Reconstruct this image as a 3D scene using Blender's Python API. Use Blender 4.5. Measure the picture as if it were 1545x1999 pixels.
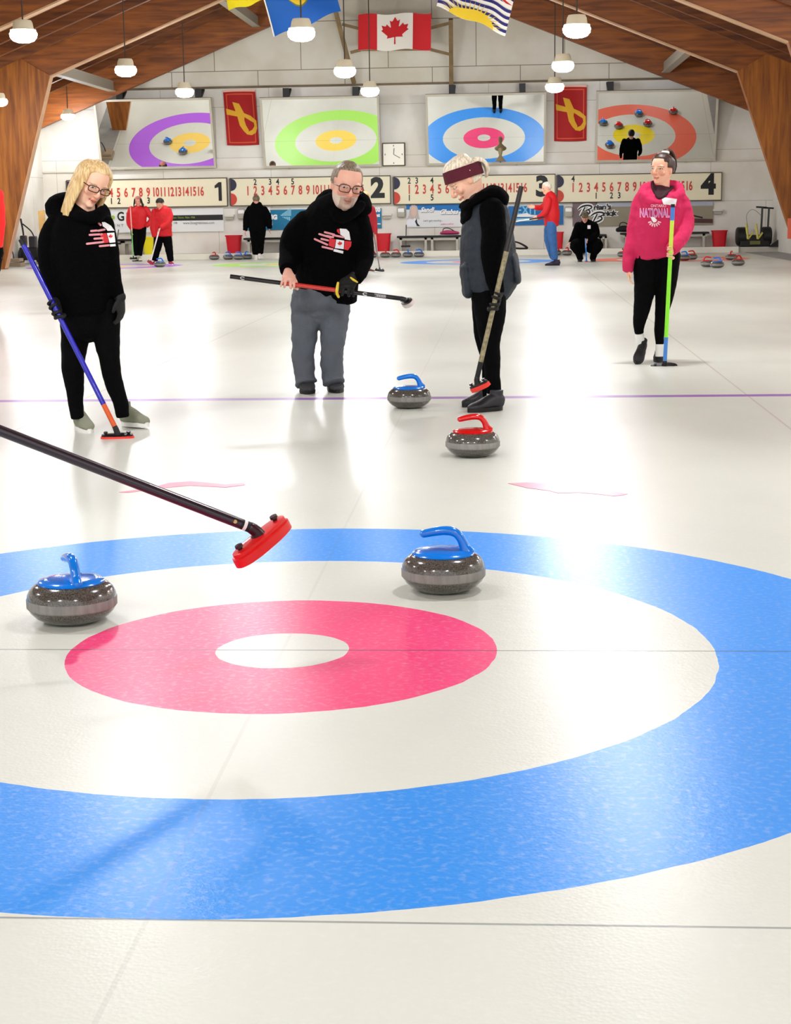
import bpy, bmesh, math, random
import numpy as np
from mathutils import Vector, Matrix, noise
from mathutils.bvhtree import BVHTree
random.seed(7)
PI = math.pi
for o in list(bpy.data.objects):
    bpy.data.objects.remove(o, do_unlink=True)
SC = bpy.context.scene
COL = SC.collection

# ------------------------------------------------------------------ camera
F, HC, PITCH, YAW, ROLL, XC, YC = 3252.6, 1.23, 0.1797, -0.0677, -0.0152, 0.6376, 4.566
_fw = Vector((math.sin(YAW)*math.cos(PITCH), math.cos(YAW)*math.cos(PITCH), -math.sin(PITCH)))
_r = Vector((math.cos(YAW), -math.sin(YAW), 0)); _u = _r.cross(_fw)
CR = _r*math.cos(ROLL) + _u*math.sin(ROLL); CU = -_r*math.sin(ROLL) + _u*math.cos(ROLL)
CO = Vector((XC, -YC, HC))
cam = bpy.data.cameras.new('camera'); camo = bpy.data.objects.new('camera', cam); COL.objects.link(camo)
cam.sensor_fit = 'VERTICAL'; cam.sensor_height = 36.0; cam.sensor_width = 27.8
cam.lens = F/1999*36.0; cam.clip_end = 200
camo.matrix_world = Matrix(((CR.x, CU.x, -_fw.x, CO.x), (CR.y, CU.y, -_fw.y, CO.y), (CR.z, CU.z, -_fw.z, CO.z), (0, 0, 0, 1)))
SC.camera = camo

# ------------------------------------------------------------------ light and exposure
wd = bpy.data.worlds.new('world'); SC.world = wd; wd.use_nodes = True
wd.node_tree.nodes['Background'].inputs[0].default_value = (1.0, 0.99, 0.97, 1)
wd.node_tree.nodes['Background'].inputs[1].default_value = .62
SC.view_settings.view_transform = 'Standard'; SC.view_settings.look = 'None'
SC.view_settings.gamma = 1; SC.view_settings.exposure = 1.2
SC.view_settings.use_curve_mapping = False
LAMP_E = 84.0

WALL_Y = 40.4; MID = -2.2; WL, WR = -11.78, 7.62
SLOPE = 0.40; APEX = 7.3
def roof_z(x): return APEX - SLOPE*abs(x-MID)
def ray(px, py): return (_fw + CR*((px-772)/F) - CU*((py-1000)/F))
def at(px, py, Y):
    d = ray(px, py); return CO + d*((Y+YC)/d.y)
def ground(px, py, z=0.0):
    d = ray(px, py); return CO + d*((z-HC)/d.z)
def mpp(Y): return (Y+YC+0.0)/F*1.0          # metres per pixel, about

# ------------------------------------------------------------------ materials
def srgb(r, g, b):
    f = lambda c: (c/255/12.92) if c/255 <= .04045 else ((c/255+.055)/1.055)**2.4
    return (f(r), f(g), f(b), 1)
MATS = {}
def mat(name, col=(200, 200, 200), rough=.5, metal=0, bump=0, bscale=60, var=0, vscale=6, emit=0, coat=0, spec=.5, stretch=None, trans=0, ior=1.45):
    if name in MATS: return MATS[name]
    m = bpy.data.materials.new(name); m.use_nodes = True; nt = m.node_tree
    b = nt.nodes['Principled BSDF']; c = srgb(*col)
    b.inputs['Base Color'].default_value = c
    b.inputs['Roughness'].default_value = rough; b.inputs['Metallic'].default_value = metal
    b.inputs['Coat Weight'].default_value = coat; b.inputs['Specular IOR Level'].default_value = spec
    b.inputs['Transmission Weight'].default_value = trans; b.inputs['IOR'].default_value = ior
    if emit:
        b.inputs['Emission Color'].default_value = c; b.inputs['Emission Strength'].default_value = emit
    if var or bump:
        tc = nt.nodes.new('ShaderNodeTexCoord'); mp = nt.nodes.new('ShaderNodeMapping')
        nt.links.new(tc.outputs['Object'], mp.inputs[0])
        if stretch: mp.inputs['Scale'].default_value = stretch
    if var:
        n = nt.nodes.new('ShaderNodeTexNoise'); n.inputs['Scale'].default_value = vscale; n.inputs['Detail'].default_value = 5
        nt.links.new(mp.outputs[0], n.inputs['Vector'])
        r = nt.nodes.new('ShaderNodeValToRGB'); nt.links.new(n.outputs['Fac'], r.inputs[0])
        r.color_ramp.elements[0].position = .3; r.color_ramp.elements[1].position = .7
        r.color_ramp.elements[0].color = tuple(max(0, v*(1-var)) for v in c[:3])+(1,)
        r.color_ramp.elements[1].color = tuple(min(1, v*(1+var)) for v in c[:3])+(1,)
        nt.links.new(r.outputs[0], b.inputs['Base Color'])
    if bump:
        n = nt.nodes.new('ShaderNodeTexNoise'); n.inputs['Scale'].default_value = bscale; n.inputs['Detail'].default_value = 4
        nt.links.new(mp.outputs[0], n.inputs['Vector'])
        bp = nt.nodes.new('ShaderNodeBump'); bp.inputs['Strength'].default_value = bump; bp.inputs['Distance'].default_value = .01
        nt.links.new(n.outputs['Fac'], bp.inputs['Height']); nt.links.new(bp.outputs[0], b.inputs['Normal'])
    MATS[name] = m; return m

def nmath(nt, op, a, b=None, c=None):
    n = nt.nodes.new('ShaderNodeMath'); n.operation = op
    for i, v in enumerate((a, b, c)):
        if v is None: continue
        if isinstance(v, (int, float)): n.inputs[i].default_value = v
        else: nt.links.new(v, n.inputs[i])
    return n.outputs[0]
def nmix(nt, fac, a, b):
    n = nt.nodes.new('ShaderNodeMix'); n.data_type = 'RGBA'
    if isinstance(fac, float): n.inputs[0].default_value = fac
    else: nt.links.new(fac, n.inputs[0])
    for i, v in ((6, a), (7, b)):
        if isinstance(v, tuple): n.inputs[i].default_value = v
        else: nt.links.new(v, n.inputs[i])
    return n.outputs[2]

def ice_material():
    m = bpy.data.materials.new('pebbled ice'); m.use_nodes = True; nt = m.node_tree; b = nt.nodes['Principled BSDF']
    tc = nt.nodes.new('ShaderNodeTexCoord'); sp = nt.nodes.new('ShaderNodeSeparateXYZ'); nt.links.new(tc.outputs['Object'], sp.inputs[0])
    X, Y = sp.outputs[0], sp.outputs[1]
    s = nmath(nt, 'DIVIDE', nmath(nt, 'ADD', X, 11.05), 4.42)
    idx = nmath(nt, 'FLOOR', s); lx = nmath(nt, 'MULTIPLY', nmath(nt, 'SUBTRACT', nmath(nt, 'SUBTRACT', s, idx), .5), 4.42)
    t = nmath(nt, 'ABSOLUTE', nmath(nt, 'SUBTRACT', Y, 17.375))
    ly = nmath(nt, 'SUBTRACT', t, 17.375)
    r = nmath(nt, 'SQRT', nmath(nt, 'ADD', nmath(nt, 'MULTIPLY', lx, lx), nmath(nt, 'MULTIPLY', ly, ly)))
    ok = nmath(nt, 'MULTIPLY', nmath(nt, 'GREATER_THAN', s, 0), nmath(nt, 'LESS_THAN', s, 4))
    # slightly wandering paint edge
    nz = nt.nodes.new('ShaderNodeTexNoise'); nz.inputs['Scale'].default_value = 9; nt.links.new(tc.outputs['Object'], nz.inputs[0])
    rr = nmath(nt, 'ADD', r, nmath(nt, 'MULTIPLY', nmath(nt, 'SUBTRACT', nz.outputs[0], .5), .012))
    def band(v, c, w): return nmath(nt, 'LESS_THAN', nmath(nt, 'ABSOLUTE', nmath(nt, 'SUBTRACT', v, c)), w)
    outer = nmath(nt, 'MULTIPLY', band(rr, 1.524, .305), ok); inner = nmath(nt, 'MULTIPLY', band(rr, .40, .21), ok)
    def ramp(cols):
        rp = nt.nodes.new('ShaderNodeValToRGB'); rp.color_ramp.interpolation = 'CONSTANT'
        nt.links.new(nmath(nt, 'DIVIDE', nmath(nt, 'ADD', idx, .5), 4), rp.inputs[0])
        e = rp.color_ramp.elements; e[0].color = srgb(*cols[0]); e[1].position = .25; e[1].color = srgb(*cols[1])
        for k in (2, 3):
            q = e.new(k/4); q.color = srgb(*cols[k])
        return rp.outputs[0]
    oc = ramp([(176, 96, 226), (168, 232, 96), (44, 146, 238), (245, 112, 84)])
    ic = ramp([(246, 210, 100), (246, 214, 92), (240, 66, 124), (245, 222, 30)])
    n1 = nt.nodes.new('ShaderNodeTexNoise'); n1.inputs['Scale'].default_value = .55; n1.inputs['Detail'].default_value = 4
    mp = nt.nodes.new('ShaderNodeMapping'); mp.inputs['Scale'].default_value = (1, .45, 1)
    nt.links.new(tc.outputs['Object'], mp.inputs[0]); nt.links.new(mp.outputs[0], n1.inputs[0])
    rp = nt.nodes.new('ShaderNodeValToRGB'); rp.color_ramp.elements[0].position = .35; rp.color_ramp.elements[1].position = .62
    rp.color_ramp.elements[0].color = srgb(204, 206, 194); rp.color_ramp.elements[1].color = srgb(221, 224, 212)
    nt.links.new(n1.outputs[0], rp.inputs[0])
    # frost speckle lifts the paint a little
    n2 = nt.nodes.new('ShaderNodeTexNoise'); n2.inputs['Scale'].default_value = 55; n2.inputs['Detail'].default_value = 3
    nt.links.new(tc.outputs['Object'], n2.inputs[0])
    spk = nt.nodes.new('ShaderNodeValToRGB'); spk.color_ramp.elements[0].position = .5; spk.color_ramp.elements[1].position = .8
    nt.links.new(n2.outputs[0], spk.inputs[0]); spk.color_ramp.elements[1].color = (.2, .2, .2, 1)
    col = nmix(nt, outer, rp.outputs[0], oc); col = nmix(nt, inner, col, ic)
    col = nmix(nt, spk.outputs[0], col, srgb(238, 238, 232))
    hog = nmath(nt, 'MULTIPLY', nmath(nt, 'MULTIPLY', band(t, 10.975, .065), nmath(nt, 'LESS_THAN', Y, 15)), .9); col = nmix(nt, hog, col, srgb(142, 84, 176))
    hog2 = nmath(nt, 'MULTIPLY', band(Y, 28.35, .03), .35); col = nmix(nt, hog2, col, srgb(120, 90, 110))
    thin = nmath(nt, 'MAXIMUM', band(ly, 0, .005), nmath(nt, 'MULTIPLY', band(ly, 1.829, .004), 1)); col = nmix(nt, nmath(nt, 'MULTIPLY', thin, .55), col, srgb(60, 70, 80))
    cl = nmath(nt, 'MULTIPLY', nmath(nt, 'LESS_THAN', nmath(nt, 'ABSOLUTE', lx), .005), .10); col = nmix(nt, cl, col, srgb(110, 110, 105))
    dv = nmath(nt, 'MULTIPLY', nmath(nt, 'GREATER_THAN', nmath(nt, 'ABSOLUTE', lx), 2.203), .36); col = nmix(nt, dv, col, srgb(150, 110, 90))
    nt.links.new(col, b.inputs['Base Color'])
    b.inputs['Roughness'].default_value = .3; b.inputs['IOR'].default_value = 1.31; b.inputs['Specular IOR Level'].default_value = .31
    n3 = nt.nodes.new('ShaderNodeTexVoronoi'); n3.inputs['Scale'].default_value = 110; nt.links.new(tc.outputs['Object'], n3.inputs[0])
    n4 = nt.nodes.new('ShaderNodeTexNoise'); n4.inputs['Scale'].default_value = 14; nt.links.new(tc.outputs['Object'], n4.inputs[0])
    hgt = nmath(nt, 'ADD', nmath(nt, 'MULTIPLY', n3.outputs['Distance'], .35), nmath(nt, 'MULTIPLY', n4.outputs[0], 1.0))
    bp = nt.nodes.new('ShaderNodeBump'); bp.inputs['Strength'].default_value = .18; bp.inputs['Distance'].default_value = .0035
    nt.links.new(hgt, bp.inputs['Height']); nt.links.new(bp.outputs[0], b.inputs['Normal'])
    return m

def wood_material(name, c1, c2, axis=1, plank=.14, dark=.35):
    """boards with grain; axis = object axis the boards run along, plank = board width along 'across'"""
    m = bpy.data.materials.new(name); m.use_nodes = True; nt = m.node_tree; b = nt.nodes['Principled BSDF']
    tc = nt.nodes.new('ShaderNodeTexCoord'); mp = nt.nodes.new('ShaderNodeMapping'); nt.links.new(tc.outputs['Object'], mp.inputs[0])
    sc = [9, 9, 9]; sc[axis] = .8; mp.inputs['Scale'].default_value = sc
    n = nt.nodes.new('ShaderNodeTexNoise'); n.inputs['Scale'].default_value = 1.2; n.inputs['Detail'].default_value = 6; n.inputs['Distortion'].default_value = .6
    nt.links.new(mp.outputs[0], n.inputs[0])
    r = nt.nodes.new('ShaderNodeValToRGB'); r.color_ramp.elements[0].position = .32; r.color_ramp.elements[1].position = .7
    r.color_ramp.elements[0].color = srgb(*c1); r.color_ramp.elements[1].color = srgb(*c2); nt.links.new(n.outputs[0], r.inputs[0])
    col = r.outputs[0]
    if plank:
        sp = nt.nodes.new('ShaderNodeSeparateXYZ'); nt.links.new(tc.outputs['Object'], sp.inputs[0])
        a = sp.outputs[1 if axis == 0 else 2 if axis == 1 else 0]
        q = nmath(nt, 'DIVIDE', a, plank); fr = nmath(nt, 'FRACT', q)
        gap = nmath(nt, 'LESS_THAN', fr, .07)
        wn = nt.nodes.new('ShaderNodeTexWhiteNoise'); wn.noise_dimensions = '1D'; nt.links.new(nmath(nt, 'FLOOR', q), wn.inputs['W'])
        tone = nmath(nt, 'ADD', nmath(nt, 'MULTIPLY', wn.outputs[0], .5), .7)
        vm = nt.nodes.new('ShaderNodeVectorMath'); vm.operation = 'SCALE'; nt.links.new(col, vm.inputs[0]); nt.links.new(tone, vm.inputs['Scale'])
        col = nmix(nt, nmath(nt, 'MULTIPLY', gap, dark), vm.outputs[0], (.02, .01, .005, 1))
    nt.links.new(col, b.inputs['Base Color']); b.inputs['Roughness'].default_value = .55
    return m

def panel_material(name, col, line, w, h, mortar, shift=0.5, var=.05):
    m = bpy.data.materials.new(name); m.use_nodes = True; nt = m.node_tree; b = nt.nodes['Principled BSDF']
    tc = nt.nodes.new('ShaderNodeTexCoord'); sp = nt.nodes.new('ShaderNodeSeparateXYZ'); nt.links.new(tc.outputs['Object'], sp.inputs[0])
    cb = nt.nodes.new('ShaderNodeCombineXYZ'); nt.links.new(nmath(nt, 'ADD', sp.outputs[0], sp.outputs[1]), cb.inputs[0]); nt.links.new(sp.outputs[2], cb.inputs[1])
    br = nt.nodes.new('ShaderNodeTexBrick'); br.inputs['Scale'].default_value = 1; br.inputs['Brick Width'].default_value = w; br.inputs['Row Height'].default_value = h
    br.inputs['Mortar Size'].default_value = mortar; br.offset = shift; br.inputs['Mortar Smooth'].default_value = .3
    br.inputs['Color1'].default_value = srgb(*col); br.inputs['Color2'].default_value = tuple(v*(1-var) for v in srgb(*col)[:3])+(1,)
    br.inputs['Mortar'].default_value = srgb(*line); nt.links.new(cb.outputs[0], br.inputs[0])
    n = nt.nodes.new('ShaderNodeTexNoise'); n.inputs['Scale'].default_value = .9; n.inputs['Detail'].default_value = 6; nt.links.new(tc.outputs['Object'], n.inputs[0])
    r = nt.nodes.new('ShaderNodeValToRGB'); r.color_ramp.elements[0].position = .38; r.color_ramp.elements[1].position = .6
    r.color_ramp.elements[0].color = (.80, .76, .68, 1); r.color_ramp.elements[1].color = (1, 1, 1, 1); nt.links.new(n.outputs[0], r.inputs[0])
    mx = nt.nodes.new('ShaderNodeMix'); mx.data_type = 'RGBA'; mx.blend_type = 'MULTIPLY'; mx.inputs[0].default_value = .6
    nt.links.new(br.outputs[0], mx.inputs[6]); nt.links.new(r.outputs[0], mx.inputs[7]); nt.links.new(mx.outputs[2], b.inputs['Base Color'])
    b.inputs['Roughness'].default_value = .6
    return m

# ------------------------------------------------------------------ mesh tools
def V(*a): return Vector(a)
class Sh:
    """collects vertices and faces of one mesh"""
    def __init__(s): s.v = []; s.f = []; s.m = []
    def add(s, vs, fs, mi=0):
        k = len(s.v); s.v += [Vector(p) for p in vs]; s.f += [[i+k for i in f] for f in fs]; s.m += [mi]*len(fs); return s
    def box(s, lo, hi, mi=0):
        x0, y0, z0 = lo; x1, y1, z1 = hi
        return s.add([(x0, y0, z0), (x1, y0, z0), (x1, y1, z0), (x0, y1, z0), (x0, y0, z1), (x1, y0, z1), (x1, y1, z1), (x0, y1, z1)],
                     [(0, 3, 2, 1), (4, 5, 6, 7), (0, 1, 5, 4), (1, 2, 6, 5), (2, 3, 7, 6), (3, 0, 4, 7)], mi)
    def bar(s, a, b, w, h, up=(0, 0, 1), mi=0):
        a = Vector(a); b = Vector(b); t = (b-a).normalized(); u = Vector(up); u = (u-t*u.dot(t)).normalized(); r = t.cross(u)
        P = []
        for p in (a, b):
            for i, j in ((-1, -1), (1, -1), (1, 1), (-1, 1)): P.append(p+r*(i*w/2)+u*(j*h/2))
        return s.add(P, [(0, 1, 2, 3), (7, 6, 5, 4), (0, 4, 5, 1), (1, 5, 6, 2), (2, 6, 7, 3), (3, 7, 4, 0)], mi)
    def prism(s, pts, ext, mi=0):
        """pts: planar polygon (Vectors), ext: extrusion vector"""
        n = len(pts); P = [Vector(p) for p in pts]; e = Vector(ext)
        return s.add(P+[p+e for p in P], [list(range(n))[::-1], list(range(n, 2*n))]+[(i, (i+1) % n, n+(i+1) % n, n+i) for i in range(n)], mi)
    def lathe(s, prof, c=(0, 0, 0), n=40, mi=0, axis=None):
        c = Vector(c); Z = Vector(axis).normalized() if axis else V(0, 0, 1)
        A = Z.orthogonal().normalized() if axis else V(1, 0, 0); B = Z.cross(A)
        P = []; Fc = []
        for (r, z) in prof:
            for k in range(n):
                a = 2*PI*k/n; P.append(c+A*(r*math.cos(a))+B*(r*math.sin(a))+Z*z)
        for i in range(len(prof)-1):
            for k in range(n):
                a, b = i*n+k, i*n+(k+1) % n; Fc.append((a, b, b+n, a+n))
        if prof[0][0] > 1e-5: Fc.append(list(range(n))[::-1])
        if prof[-1][0] > 1e-5: Fc.append([(len(prof)-1)*n+k for k in range(n)])
        return s.add(P, Fc, mi)
    def tube(s, keys, n=18, sub=5, cap=(1, 1), ref=(0, 1, 0), mi=0, sq=1.0):
        """keys: (point, ra, rb) ; rb lies along ref"""
        K = [(Vector(p), a, b) for p, a, b in keys]
        pts = []
        m = len(K)
        for i in range(m-1):
            p0 = K[max(i-1, 0)]; p1 = K[i]; p2 = K[i+1]; p3 = K[min(i+2, m-1)]
            for j in range(sub):
                t = j/sub; t2 = t*t; t3 = t2*t
                cr = lambda a, b, c, d: .5*((2*b)+(c-a)*t+(2*a-5*b+4*c-d)*t2+(3*b-a-3*c+d)*t3)
                pts.append((cr(p0[0], p1[0], p2[0], p3[0]), max(1e-4, cr(p0[1], p1[1], p2[1], p3[1])), max(1e-4, cr(p0[2], p1[2], p2[2], p3[2]))))
        pts.append(K[-1])
        T = []
        for i in range(len(pts)):
            a = pts[max(i-1, 0)][0]; b = pts[min(i+1, len(pts)-1)][0]; T.append((b-a).normalized())
        rings = []
        rf = Vector(ref)
        def ring(c, t, ra, rb):
            d = rf-t*rf.dot(t)
            if d.length < .15: d = t.orthogonal()
            d.normalize(); u = t.cross(d)
            out = []
            for k in range(n):
                a = 2*PI*k/n; ca, sa = math.cos(a), math.sin(a)
                if sq != 1.0:
                    ca = math.copysign(abs(ca)**sq, ca); sa = math.copysign(abs(sa)**sq, sa)
                out.append(c+u*(ra*ca)+d*(rb*sa))
            return out
        if cap[0]:
            c, a, b = pts[0]; h = min(a, b)*cap[0]
            for q in (.97, .75, .42): rings.append(ring(c-T[0]*h*q, T[0], a*math.sqrt(1-q*q), b*math.sqrt(1-q*q)))
        for (c, a, b), t in zip(pts, T): rings.append(ring(c, t, a, b))
        if cap[1]:
            c, a, b = pts[-1]; h = min(a, b)*cap[1]
            for q in (.42, .75, .97): rings.append(ring(c+T[-1]*h*q, T[-1], a*math.sqrt(1-q*q), b*math.sqrt(1-q*q)))
        P = [p for r_ in rings for p in r_]; Fc = []
        for i in range(len(rings)-1):
            for k in range(n):
                a, b = i*n+k, i*n+(k+1) % n; Fc.append((a, b, b+n, a+n))
        Fc.append(list(range(n))[::-1]); Fc.append([(len(rings)-1)*n+k for k in range(n)])
        return s.add(P, Fc, mi)
    def rod(s, a, b, r, n=12, mi=0): return s.tube([(a, r, r), (b, r, r)], n=n, sub=1, cap=(0, 0), mi=mi)
    def ell(s, c, r, M=None, n=16, mi=0):
        c = Vector(c); P = []; Fc = []; m = n//2
        for i in range(1, m):
            th = PI*i/m
            for k in range(n):
                ph = 2*PI*k/n; q = V(r[0]*math.sin(th)*math.cos(ph), r[1]*math.sin(th)*math.sin(ph), r[2]*math.cos(th)); P.append(c+(M @ q if M else q))
        a = len(P); q = V(0, 0, r[2]); P.append(c+(M @ q if M else q)); P.append(c-(M @ q if M else q))
        for i in range(m-2):
            for k in range(n): Fc.append((i*n+k, (i+1)*n+k, (i+1)*n+(k+1) % n, i*n+(k+1) % n))
        for k in range(n):
            Fc.append((a, k, (k+1) % n)); Fc.append((a+1, (m-2)*n+(k+1) % n, (m-2)*n+k))
        return s.add(P, Fc, mi)
    def mesh(s, name):
        me = bpy.data.meshes.new(name); me.from_pydata([tuple(p) for p in s.v], [], s.f)
        me.polygons.foreach_set('material_index', s.m); me.update(); return me
    def build(s, name, ms, parent=None, smooth=True, voxel=0, sm=4, disp=0, dscale=.1, bevel=0):
        me = s.mesh(name)
        if not isinstance(ms, (list, tuple)): ms = [ms]
        bm = bmesh.new(); bm.from_mesh(me); bmesh.ops.recalc_face_normals(bm, faces=bm.faces); bm.to_mesh(me); bm.free()
        if voxel or bevel:
            t = bpy.data.objects.new('tmp', me); COL.objects.link(t)
            if bevel:
                md = t.modifiers.new('b', 'BEVEL'); md.width = bevel; md.segments = 2; md.limit_method = 'ANGLE'
            if voxel:
                md = t.modifiers.new('r', 'REMESH'); md.mode = 'VOXEL'; md.voxel_size = voxel
                if sm:
                    md = t.modifiers.new('s', 'SMOOTH'); md.iterations = sm; md.factor = .5
                if disp:
                    tx = bpy.data.textures.new('folds', 'CLOUDS'); tx.noise_scale = dscale; tx.noise_depth = 2
                    md = t.modifiers.new('d', 'DISPLACE'); md.texture = tx; md.strength = disp; md.texture_coords = 'GLOBAL'; md.mid_level = .5
            dg = bpy.context.evaluated_depsgraph_get(); dg.update()
            me2 = bpy.data.meshes.new_from_object(t.evaluated_get(dg)); bpy.data.objects.remove(t); me = me2; me.name = name
        me.materials.clear()
        for m in ms: me.materials.append(m)
        if smooth: me.shade_smooth()
        if smooth and not voxel:
            try: me.set_sharp_from_angle(angle=math.radians(40))
            except Exception: pass
        o = bpy.data.objects.new(name, me); COL.objects.link(o)
        if parent:
            o.parent = parent
            inv = Matrix.LocRotScale(parent['_loc'] if False else parent.location, parent.rotation_euler, parent.scale).inverted()
            if parent.parent:
                pp = parent.parent
                # parts of parts keep world coordinates as well
                inv = Matrix.Identity(4)
                chain = []
                q = parent
                while q: chain.append(q); q = q.parent
                Mw = Matrix.Identity(4)
                for q in reversed(chain): Mw = Mw @ q.matrix_parent_inverse @ Matrix.LocRotScale(q.location, q.rotation_euler, q.scale)
                inv = Mw.inverted()
            o.matrix_parent_inverse = inv
        return o

def tag(o, label, cat, group=None, kind=None):
    o['label'] = label
    if cat: o['category'] = cat
    if group: o['group'] = group
    if kind: o['kind'] = kind
    return o
def thing(name, loc, label, cat, group=None):
    o = bpy.data.objects.new(name, None); COL.objects.link(o); o.location = loc; o.empty_display_size = .1
    return tag(o, label, cat, group)
def struct(o): o['kind'] = 'structure'; return o
def copy_tree(o, parent=None):
    c = o.copy(); COL.objects.link(c); c.parent = parent
    if parent is not None: c.matrix_parent_inverse = o.matrix_parent_inverse.copy()
    for ch in list(o.children): copy_tree(ch, c)
    return c
def textm(body, size, P, m, parent=None, name='lettering', xs=1.0, bold=0, shear=0, align='CENTER', depth=.004, rot=0):
    cu = bpy.data.curves.new(name, 'FONT'); cu.body = body; cu.size = size; cu.align_x = align; cu.align_y = 'CENTER'
    cu.extrude = depth/2; cu.offset = bold; cu.shear = shear; cu.resolution_u = 3
    t = bpy.data.objects.new('tmp', cu); COL.objects.link(t)
    dg = bpy.context.evaluated_depsgraph_get(); dg.update()
    me = bpy.data.meshes.new_from_object(t.evaluated_get(dg)); bpy.data.objects.remove(t); me.name = name
    M = Matrix.Translation(P) @ Matrix.Rotation(PI/2, 4, 'X') @ Matrix.Rotation(rot, 4, 'Z') @ Matrix.Diagonal((xs, 1, 1, 1))
    me.transform(M); me.materials.clear(); me.materials.append(m)
    o = bpy.data.objects.new(name, me); COL.objects.link(o)
    if parent:
        o.parent = parent; o.matrix_parent_inverse = Matrix.LocRotScale(parent.location, parent.rotation_euler, parent.scale).inverted()
    return o
def join_meshes(objs, name):
    """merge freshly made meshes (world coords) of one part"""
    bm = bmesh.new()
    for o in objs: bm.from_mesh(o.data)
    me = bpy.data.meshes.new(name); bm.to_mesh(me); bm.free(); me.materials.append(objs[0].data.materials[0])
    k = objs[0]; n = bpy.data.objects.new(name, me); COL.objects.link(n); n.parent = k.parent; n.matrix_parent_inverse = k.matrix_parent_inverse.copy()
    for o in objs: bpy.data.objects.remove(o)
    n.name = name
    return n

# ------------------------------------------------------------------ the room
ICE_END = 39.35
s = Sh(); s.add([(WL, -9, 0), (WR, -9, 0), (WR, ICE_END, 0), (WL, ICE_END, 0), (WL, -9, -.1), (WR, -9, -.1), (WR, ICE_END, -.1), (WL, ICE_END, -.1)],
          [(0, 1, 2, 3), (7, 6, 5, 4), (0, 4, 5, 1), (1, 5, 6, 2), (2, 6, 7, 3), (3, 7, 4, 0)])
floor = struct(s.build('floor', ice_material(), smooth=False))
M_conc = mat('walkway concrete', (188, 182, 170), .8, var=.1, vscale=3)
M_kerb = mat('white painted kerb', (232, 228, 214), .6)
WALK = .14
s = Sh().box((WL, ICE_END, -.1), (WR, WALL_Y, WALK)); struct(s.build('floor', M_conc, smooth=False)).name = 'floor_walkway'
s = Sh().box((WL+.9, ICE_END-.07, 0), (WR-1.0, ICE_END, WALK+.015)); struct(s.build('trim_1', M_kerb, smooth=False, bevel=.01))
M_low = panel_material('painted block wall', (240, 237, 228), (186, 180, 166), 2.9, 1.32, .007)
M_up = panel_material('painted wall boards', (226, 221, 205), (130, 120, 102), 2.3, 1.22, .011)
TZ = 4.47
M_wallside = panel_material('side wall boards', (236, 234, 226), (190, 185, 172), 2.4, 2.2, .007)
s = Sh().box((WL-.2, WALL_Y, -.1), (WR+.2, WALL_Y+.2, TZ)); struct(s.build('wall_far', M_low, smooth=False))
s = Sh().prism([V(WL-.2, WALL_Y-.03, TZ), V(WR+.2, WALL_Y-.03, TZ), V(MID, WALL_Y-.03, APEX+1.2)], V(0, .23, 0)); struct(s.build('wall_far_gable', M_up, smooth=False))
s = Sh().box((WL, WALL_Y-.07, TZ-.035), (WR, WALL_Y-.005, TZ+.02)); struct(s.build('trim_2', mat('stained trim', (120, 104, 80), .7, var=.3, vscale=2), smooth=False))
s = Sh().box((WL, WALL_Y-.05, 2.33), (WR, WALL_Y, 2.37)); struct(s.build('trim_3', mat('pipe white', (214, 208, 194), .5), smooth=False))
s = Sh().box((WL-.2, -9, -.1), (WL, WALL_Y+.2, 4.6)); struct(s.build('wall_left', M_wallside, smooth=False))
s = Sh().box((WR, -9, -.1), (WR+.2, WALL_Y+.2, 4.6)); struct(s.build('wall_right', M_wallside, smooth=False))
# ceiling: decking on joists that run up the slope
M_deck = wood_material('ceiling deck', (58, 26, 8), (150, 84, 32), axis=1, plank=.0)
def deck_mat():
    m = bpy.data.materials.new('roof boards'); m.use_nodes = True; nt = m.node_tree; b = nt.nodes['Principled BSDF']
    tc = nt.nodes.new('ShaderNodeTexCoord'); sp = nt.nodes.new('ShaderNodeSeparateXYZ'); nt.links.new(tc.outputs['Object'], sp.inputs[0])
    d = nmath(nt, 'ADD', nmath(nt, 'MULTIPLY', sp.outputs[0], .75), nmath(nt, 'MULTIPLY', sp.outputs[1], .66))
    q = nmath(nt, 'DIVIDE', d, .2); fr = nmath(nt, 'FRACT', q)
    wn = nt.nodes.new('ShaderNodeTexWhiteNoise'); wn.noise_dimensions = '1D'; nt.links.new(nmath(nt, 'FLOOR', q), wn.inputs['W'])
    n = nt.nodes.new('ShaderNodeTexNoise'); n.inputs['Scale'].default_value = 1.6; n.inputs['Detail'].default_value = 6; nt.links.new(tc.outputs['Object'], n.inputs[0])
    v = nmath(nt, 'ADD', nmath(nt, 'MULTIPLY', wn.outputs[0], .55), nmath(nt, 'MULTIPLY', n.outputs[0], .5))
    r = nt.nodes.new('ShaderNodeValToRGB'); r.color_ramp.elements[0].position = .25; r.color_ramp.elements[1].position = .95
    r.color_ramp.elements[0].color = srgb(66, 32, 8); r.color_ramp.elements[1].color = srgb(168, 100, 34); nt.links.new(v, r.inputs[0])
    col = nmix(nt, nmath(nt, 'MULTIPLY', nmath(nt, 'LESS_THAN', fr, .06), .7), r.outputs[0], (.015, .006, .002, 1))
    nt.links.new(col, b.inputs['Base Color']); b.inputs['Roughness'].default_value = .6
    return m
M_deck = deck_mat()
M_joist = wood_material('joist timber', (76, 36, 8), (128, 70, 20), axis=0, plank=0)
M_glu = wood_material('glulam timber', (118, 62, 12), (178, 106, 28), axis=2, plank=.0)
M_glur = wood_material('glulam rafter', (104, 52, 12), (158, 88, 26), axis=0, plank=.0)
M_pale = mat('pale edge timber', (198, 158, 120), .6, var=.1, vscale=5)  # paler tone for the rafter undersides and the left leg edges
DD = .85
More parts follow.
